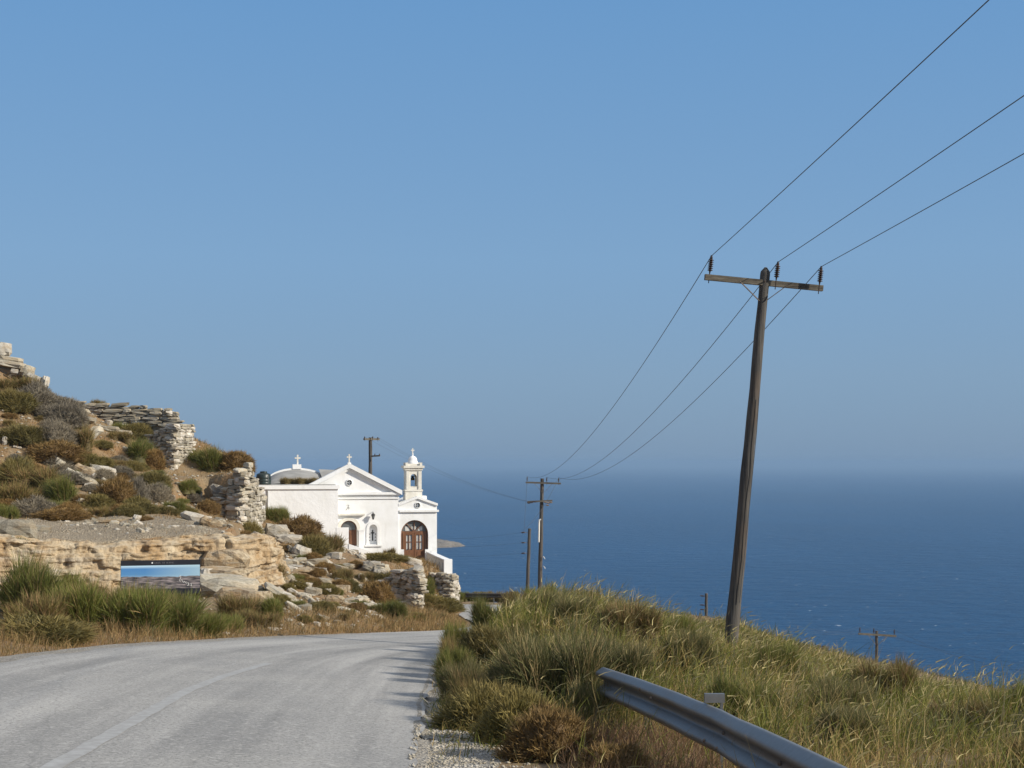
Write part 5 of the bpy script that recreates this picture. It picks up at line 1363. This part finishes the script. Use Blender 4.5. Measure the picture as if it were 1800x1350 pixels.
S = [
 (18, 690, 80, 42, "o", "olive shrub right under the skyline outcrop at the left edge"),
 (60, 715, 58, 48, "y", "grey cushion shrub below the white rocks of the outcrop"),
 (104, 722, 46, 34, "y", "grey cushion shrub on the skyline right of the outcrop"),
 (20, 722, 60, 40, "c", "brownish shrub at the left edge above the bare orange soil"),
 (112, 745, 52, 46, "y", "grey cushion shrub above the big tilted slab"),
 (72, 733, 34, 26, "y", "small grey shrub at the top of the bare orange soil"),
 (38, 776, 62, 40, "c", "rounded brown-green shrub beside the bare orange soil"),
 (88, 784, 58, 50, "y", "large grey cushion shrub left of the big tilted slab"),
 (130, 792, 56, 60, "o", "loose brown-green shrub hugging the foot of the big tilted slab"),
 (92, 808, 72, 38, "r", "rust cushion shrub just above the boulder chain"),
 (172, 714, 26, 20, "o", "tiny lone shrub standing on the skyline wall"),
 (222, 742, 36, 28, "c", "small brown shrub against the skyline wall"),
 (232, 806, 70, 50, "g", "dark green shrub growing left of the pillar"),
 (262, 820, 40, 40, "r", "dark rust shrub tucked against the pillar's foot"),
 (372, 828, 76, 56, "g", "big green shrub on the skyline right of the pillar"),
 (412, 826, 50, 42, "r", "rust shrub on the skyline above the tall wall"),
 (204, 886, 52, 52, "r", "tall rust cushion shrub at the lower end of the boulder chain"),
 (238, 886, 34, 54, "y", "narrow grey shrub right of the tall rust cushion"),
 (270, 880, 42, 36, "y", "round grey shrub below the pillar"),
 (240, 905, 54, 30, "c", "low brown shrub at the foot of the narrow grey shrub"),
 (70, 858, 96, 62, "o", "wide olive shrub in the middle of the left slope"),
 (22, 850, 60, 50, "c", "brownish shrub at the left edge in the middle of the slope"),
 (24, 892, 80, 60, "o", "grey-green shrub at the left edge above the big rounded rock"),
 (112, 888, 76, 66, "g", "green shrub below the wide olive shrub"),
 (60, 905, 64, 36, "y", "low grey-brown shrub above the gravel bench"),
 (106, 912, 74, 22, "r", "low rust shrub spreading at the back of the gravel bench"),
 (8, 912, 40, 34, "g", "small green shrub at the left edge beside the bench"),
 (250, 916, 26, 10, "r", "tiny rust cushion on the gravel bench"),
 (292, 904, 32, 18, "c", "small brown-green shrub at the back of the bench"),
 (365, 900, 28, 24, "r", "rust shrub left of the tall wall's foot"),
 (438, 950, 34, 44, "c", "brown shrub growing in front of the tall wall"),
 (428, 952, 24, 22, "r", "small rust shrub at the tall wall's foot"),
 (488, 922, 52, 46, "g", "green shrub between the tall wall and the white annex"),
 (526, 942, 56, 40, "r", "rust-brown shrub against the white annex wall"),
 (582, 972, 64, 54, "o", "dark spiky shrub below the annex's right corner"),
 (546, 976, 46, 46, "c", "tan shrub left of the dark spiky shrub"),
 (462, 1030, 62, 56, "o", "olive shrub above the lowest ledge block"),
 (600, 1022, 38, 32, "o", "small olive shrub alone in the middle of the chapel slope"),
 (660, 1058, 52, 46, "r", "rust dome shrub left of the crumbling wall"),
 (682, 1086, 56, 40, "g", "low green shrub at the crumbling wall's foot"),
 (752, 1050, 30, 46, "g", "green shrub between the two lower walls"),
 (668, 986, 70, 18, "c", "low brown scrub under the chapel front"),
 (770, 1072, 60, 26, "c", "brown scrub at the foot of the retaining wall"),
 (424, 1092, 90, 66, "o", "grey-olive bush in front of the lowest ledge block"),
 (484, 1090, 60, 58, "g", "green roadside bush at the right end of the bush row"),
 (20, 1088, 150, 142, "g", "tall green bush at the left edge of the bush row"),
 (100, 1068, 100, 84, "g", "bush in the row's back, in front of the cut rock"),
 (150, 1106, 140, 108, "g", "second bush of the roadside row, below the cut rock"),
 (228, 1112, 140, 112, "g", "third bush of the roadside row, left under the board"),
 (296, 1116, 140, 88, "g", "fourth bush of the roadside row, covering the board's lower left corner"),
 (352, 1116, 96, 54, "g", "fifth bush of the roadside row, under the board's right edge"),
 (400, 1114, 60, 44, "g", "small bush of the roadside row, right of the board"),
 (62, 1108, 110, 84, "o", "olive bush between the tall left-edge bush and the row"),
 (188, 1096, 120, 98, "o", "olive bush in the row's back, left of the board"),
 (262, 1100, 120, 84, "g", "green bush in the row's back, right below the board's left corner"),
 (8, 1010, 70, 60, "g", "green bush at the left edge against the cut rock"),
 (330, 1108, 80, 42, "o", "olive bush below the right half of the board"),
 (446, 1104, 70, 44, "o", "olive bush between the lowest ledge block and the road"),
 (60, 1128, 130, 46, "c", "dry brownish scrub at the foot of the left roadside bushes"),
]
for a in S: shrub(*a, group="roadside bushes" if a[1] > 1060 and a[0] < 500 else "shrubs on the slope")
# right verge
q = Vector((0.62, 15.6, ground1(0.62, 15.6)))
shrub(1010, 1240, 280, 188, "u", "large dark rushy tuft above the end of the crash barrier", at=q, group="shrubs of the right verge")
for (x, y, wpx, hpx, kind, lab) in (
    (-0.26, 14.2, 170, 92, "c", "dark low cushion where the gravel meets the road edge"),
    (0.06, 12.9, 150, 100, "c", "dark round cushion in the shade beside the gravel"),
    (0.30, 11.7, 170, 108, "r", "rust cushion with a sunlit top beside the gravel"),
    (0.74, 10.4, 140, 80, "r", "smaller rust cushion nearest the camera, in front of the barrier"),
    (-0.48, 15.6, 130, 92, "o", "brownish bush overhanging the road edge above the dark cushions"),
    (-0.60, 17.4, 120, 92, "u", "grassy tuft leaning over the road edge, second from the gravel"),
    (-0.05, 16.4, 150, 105, "u", "rushy tuft left of the large dark tuft"),
    (-0.85, 19.8, 110, 92, "g", "green bush on the road edge in the middle of the bank"),
    (-0.30, 20.8, 120, 80, "c", "dry brown clump on the mound's road side"),
    (-0.95, 22.4, 100, 86, "o", "olive bush on the road edge before the bend"),
    (-0.95, 25.0, 92, 84, "g", "green bush at the road edge nearest the bend"),
    (-0.55, 27.6, 92, 80, "g", "green bush behind the road-edge bush at the bend"),
    (0.1, 29.6, 100, 62, "o", "olive bush at the far end of the bank by the bend"),
    (0.75, 31.2, 90, 58, "g", "farthest green bush on the bank, hiding the road"),
    (1.7, 32.6, 90, 44, "o", "olive bush behind the bank crest, left of the two distant poles"),
    (1.9, 26.0, 80, 50, "o", "bushy clump standing up on the mound's skyline"),
    (0.85, 14.4, 150, 100, "u", "small tuft hiding the barrier's far end"),
    (1.15, 16.8, 190, 120, "u", "rushy tuft behind the far end of the crash barrier"),
    (2.3, 18.2, 150, 100, "u", "grey-green tuft on the mound right of the barrier's far end"),
    (3.4, 15.0, 170, 105, "u", "grey-green tuft behind the middle of the barrier"),
    (4.6, 17.6, 150, 90, "o", "olive clump on the bank below the leaning pole"),
    (2.6, 22.5, 120, 84, "g", "green clump near the top of the mound"),
    (3.0, 12.2, 190, 90, "u", "dark tuft close behind the barrier at the right"),
    (4.4, 13.4, 190, 90, "o", "olive clump on the bank toward the right edge"),
    (1.0, 21.5, 120, 80, "u", "rushy tuft high on the mound's road side"),
    (5.4, 20.5, 130, 80, "g", "green clump right of the leaning pole's foot"),
    (1.6, 20.0, 150, 96, "o", "olive clump in the middle of the mound's near face"),
    (0.7, 24.2, 110, 78, "u", "rushy tuft on the mound above the road-edge bushes"),
    (3.9, 24.8, 110, 74, "o", "olive clump left of the leaning pole's foot"),
    (3.6, 19.6, 140, 84, "g", "green clump in the middle of the bank below the pole"),
    (6.2, 16.8, 150, 84, "u", "grey-green tuft at the bank's right edge"),
    (5.3, 14.6, 170, 86, "g", "green clump near the right edge of the picture"),
    (3.9, 10.6, 200, 84, "o", "straw-coloured clump low at the right behind the barrier"),
    (2.2, 14.2, 170, 110, "g", "green bush rising right behind the barrier's plate"),
    (6.6, 21.0, 120, 72, "o", "olive clump on the slope edge at the far right"),
    (1.35, 9.0, 130, 60, "c", "dry brown tuft below the crash barrier"),
    (3.15, 7.9, 190, 70, "r", "brown cushion at the bottom right corner")):
    shrub(900 + x / y * F, 1200, wpx, hpx, kind, lab, at=Vector((x, y, ground1(x, y))), group="shrubs of the right verge")
# small scrub filling the slopes
def scrub(n, region, group, wr, kinds):
    poly = np.array(region, float)
    for c in range(n):
        px, py = inside(poly); w = r_.uniform(*wr); kd = r_.choice(kinds)
        nm = {"g": "green", "o": "olive", "r": "rust", "y": "grey", "c": "brown"}[kd]; size = "tiny" if w < wr[0] + (wr[1] - wr[0]) * 0.4 else "small"
        shrub(px, py, w, w * r_.uniform(0.45, 0.75), kd, where(px, py, size + " " + nm + " scrub clump"), group=group)
scrub(80, [(0, 690), (100, 725), (240, 765), (290, 850), (390, 880), (380, 905), (120, 910), (0, 905)], "small scrub on the upper slope", (18, 48), ["o", "r", "y", "c", "c", "g"])
scrub(55, [(440, 960), (540, 965), (690, 1000), (690, 1092), (500, 1096), (440, 1040)], "small scrub on the chapel slope", (14, 34), ["o", "c", "c", "r", "g"])
scrub(14, [(745, 1050), (800, 1068), (800, 1090), (690, 1098), (740, 1080)], "small scrub below the retaining walls", (16, 36), ["o", "c", "g"])
for k, (px, d, w, h, kind) in enumerate(((812, 101.5, 44, 20, "g"), (842, 102.5, 50, 17, "c"), (872, 102, 46, 20, "o"), (898, 101, 40, 16, "c"))):
    x = (px - CX) / F * d
    shrub(px, 1060, w, h, kind, ("leftmost", "second", "third", "rightmost")[k] + " of the far bushes behind the distant crash barrier", at=Vector((x, d, float(plane(d)) + 0.25)), group="bushes past the far bend")
for k, u in enumerate((-4.7, -3.9, -3.1)):
    q = chap(u, 0.4, 4.66)
    shrub(500, 840, 34, 16, "o", ("left", "middle", "right")[k] + " of the three weed clumps growing on the annex roof", at=q, group="weeds on the annex roof")
q = chap(U(683), -0.35, 0.05); shrub(683, 985, 28, 26, "o", "wispy dry weeds against the chapel's front wall", at=Vector((q.x, q.y, ground1(q.x, q.y))), group="shrubs on the slope")

# ---- grass on the mound and verges, uncountable
def grass(name, label, n, region, hfun, cfun, w, lean, seed, nseg=3, dens=None, heads=0.0):
    g = np.random.default_rng(seed)
    x, y = region(g, n)
    if dens is not None:
        ok = g.random(len(x)) < dens(x, y); x, y = x[ok], y[ok]
    n = len(x); z = ground(x, y) - 0.03
    h = hfun(x, y, g)
    ph = g.uniform(0, 6.283, n); th = np.abs(g.normal(0, 0.5, n))
    d = np.c_[np.sin(th) * np.cos(ph), np.sin(th) * np.sin(ph), np.cos(th)]
    bend = (np.array(lean)[None] + g.normal(0, 0.16, (n, 3))) * h[:, None]; bend[:, 2] = -np.abs(bend[:, 2]) - 0.08 * h
    c1, c2 = cfun(x, y, g)
    wv = (w * (0.6 + 0.045 * y)) * g.uniform(0.6, 1.4, n)
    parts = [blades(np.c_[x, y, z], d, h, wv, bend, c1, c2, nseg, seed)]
    if heads > 0:
        sel = g.random(n) < heads; m_ = int(sel.sum())
        tip = np.c_[x, y, z][sel] + d[sel] * h[sel][:, None] + bend[sel]
        tang = d[sel] * h[sel][:, None] + 2 * bend[sel]; tang /= np.linalg.norm(tang, axis=1, keepdims=True)
        tang[:, 0] += 0.35 * g.random(m_)
        cc = tint(g, m_, (0.30, 0.24, 0.10), (0.50, 0.42, 0.20))
        parts.append(blades(tip - tang * 0.03, tang, g.uniform(0.06, 0.14, m_) * (0.5 + 0.032 * y[sel]), (0.0048 + 0.00042 * y[sel]) * g.uniform(0.7, 1.4, m_), np.array([[0.05, 0, -0.025]]) * g.random((m_, 1)), cc, cc, 2, seed + 1))
    V, T, C = join(parts)
    return tag(link(name, np_mesh(name, V, T, C), M["grass"]), label, kind="stuff")
def reg_right(g, n):
    y = 7.0 + (46 - 7.0) * g.random(n) ** 1.15; s = 0.04 + 16.0 * g.random(n) ** 1.35; return xR(y) + s, y
def dens_mound(x, y):
    s = x - xR(y)
    d = np.clip(0.75 + 1.0 * fbm(x * 0.8, y * 0.8, seed=71), 0.12, 1) * sstep(0.02, 0.5, s)
    bare = sstep(15.5, 12.5, y) * (1 - sstep(1.9, 3.0, s))
    return np.clip(d * (1 - 0.80 * bare) * (1 - 0.55 * sstep(34, 46, y)), 0, 1)
def h_mound(x, y, g):
    s = x - xR(y)
    tuft = np.clip(0.5 + 1.5 * fbm(x * 2.3, y * 2.3, seed=76), 0.15, 1.15)
    return (0.20 + 0.50 * np.clip(0.5 + 1.1 * fbm(x * 0.55, y * 0.55, seed=72), 0, 1) * sstep(0.3, 1.6, s)) * (0.55 + 0.7 * tuft) * g.uniform(0.5, 1.3, len(x)) * (1 - 0.22 * sstep(13, 8, y))
def c_mound(x, y, g):
    n = len(x); a = tint(g, n, (0.085, 0.105, 0.015), (0.230, 0.225, 0.042)); b = tint(g, n, (0.22, 0.15, 0.050), (0.46, 0.34, 0.13)); c3 = tint(g, n, (0.085, 0.085, 0.040), (0.16, 0.15, 0.080))
    dry = np.clip(0.08 + 1.3 * fbm(x * 1.1, y * 1.1, seed=73) + 0.75 * sstep(12.5, 8.0, y), 0.04, 1)
    grey = np.clip(0.04 + 1.3 * fbm(x * 0.9 + 9, y * 0.9, seed=75), 0, 0.8)
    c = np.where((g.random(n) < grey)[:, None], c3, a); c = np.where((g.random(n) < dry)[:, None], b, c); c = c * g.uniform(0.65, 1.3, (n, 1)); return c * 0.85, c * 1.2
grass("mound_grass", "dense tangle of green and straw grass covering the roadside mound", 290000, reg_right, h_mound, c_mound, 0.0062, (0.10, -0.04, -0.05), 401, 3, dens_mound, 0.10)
# dry grass of the left verge and slope
def reg_left(g, n):
    y = g.uniform(14, 80, n); return xL(y) - 0.25 - 11.0 * g.random(n) ** 1.5, y
def dens_left(x, y):
    s = xL(y) - x
    verge = np.exp(-((s - 1.3) / 1.5) ** 2)
    slope = 0.55 * sstep(0.0, 0.3, fbm(x * 0.45, y * 0.45, seed=81))
    return np.clip(0.12 + verge + slope, 0, 1)
def h_left(x, y, g):
    s = xL(y) - x; return (0.14 + 0.26 * np.exp(-((s - 1.6) / 1.5) ** 2)) * g.uniform(0.5, 1.4, len(x)) * sstep(0.0, 0.9, s + 0.25)
def c_left(x, y, g):
    n = len(x); c = tint(g, n, (0.22, 0.135, 0.050), (0.40, 0.27, 0.115)); gr = g.random(n) < 0.15; c[gr] = tint(g, int(gr.sum()), (0.09, 0.085, 0.03), (0.16, 0.14, 0.055)); return c * 0.9, c * 1.15
grass("dry_grass", "short straw-coloured grass along the left verge and over the slope", 95000, reg_left, h_left, c_left, 0.0060, (0.06, 0.0, -0.03), 402, 2, dens_left)
def reg_up(g, n): return g.uniform(-26, -9, n), g.uniform(44, 80, n)
def dens_up(x, y): return np.clip(0.22 + 0.8 * sstep(0.02, 0.3, fbm(x * 0.4, y * 0.4, seed=83)), 0, 1) * (1 - 0.85 * ((y < 52) & (x > -20)))
grass("hill_grass", "thin dry grass and thistles on the hillside above the bench", 60000, reg_up, lambda x, y, g: g.uniform(0.10, 0.34, len(x)), c_left, 0.0065, (0.06, 0.0, -0.03), 403, 2, dens_up)
def reg_far(g, n):
    return g.uniform(4, 60, n), g.uniform(44, 112, n)
m_ok = lambda x, y: np.where(x > xR(y) + 0.6, 0.5 + 0.5 * (fbm(x * 0.3, y * 0.3, seed=85) > 0), 0)
def c_far(x, y, g):
    n = len(x); c = tint(g, n, (0.10, 0.085, 0.055), (0.19, 0.16, 0.105)); return c, c * 1.1
grass("hillside_scrub", "low grey-brown scrub on the slope falling to the sea", 30000, reg_far, lambda x, y, g: g.uniform(0.12, 0.40, len(x)), c_far, 0.010, (0.05, 0, -0.03), 404, 2, m_ok)
# tall straw stalks behind the barrier and in front of it
def reg_st(g, n):
    y = g.uniform(7.2, 26, n); return xR(y) + g.uniform(2.2, 8.0, n), y
grass("straw_stalks", "tall pale straw stalks rising out of the grass behind the barrier", 700, reg_st, lambda x, y, g: g.uniform(0.45, 0.85, len(x)) * (1 - 0.3 * sstep(12, 8, y)), lambda x, y, g: (tint(g, len(x), (0.26, 0.19, 0.08), (0.42, 0.33, 0.16)),) * 2, 0.0055, (0.28, -0.05, -0.10), 405, 3, None, 0.8)
def reg_rd(g, n):
    y = g.uniform(7.0, 13.5, n); return 0.9 + g.uniform(-0.5, 0.75, n), y
grass("reddish_grass", "short reddish dry grass under the crash barrier", 7000, reg_rd, lambda x, y, g: g.uniform(0.12, 0.38, len(x)), lambda x, y, g: (tint(g, len(x), (0.13, 0.075, 0.04), (0.25, 0.155, 0.085)),) * 2, 0.0052, (0.10, 0, -0.05), 406, 3)
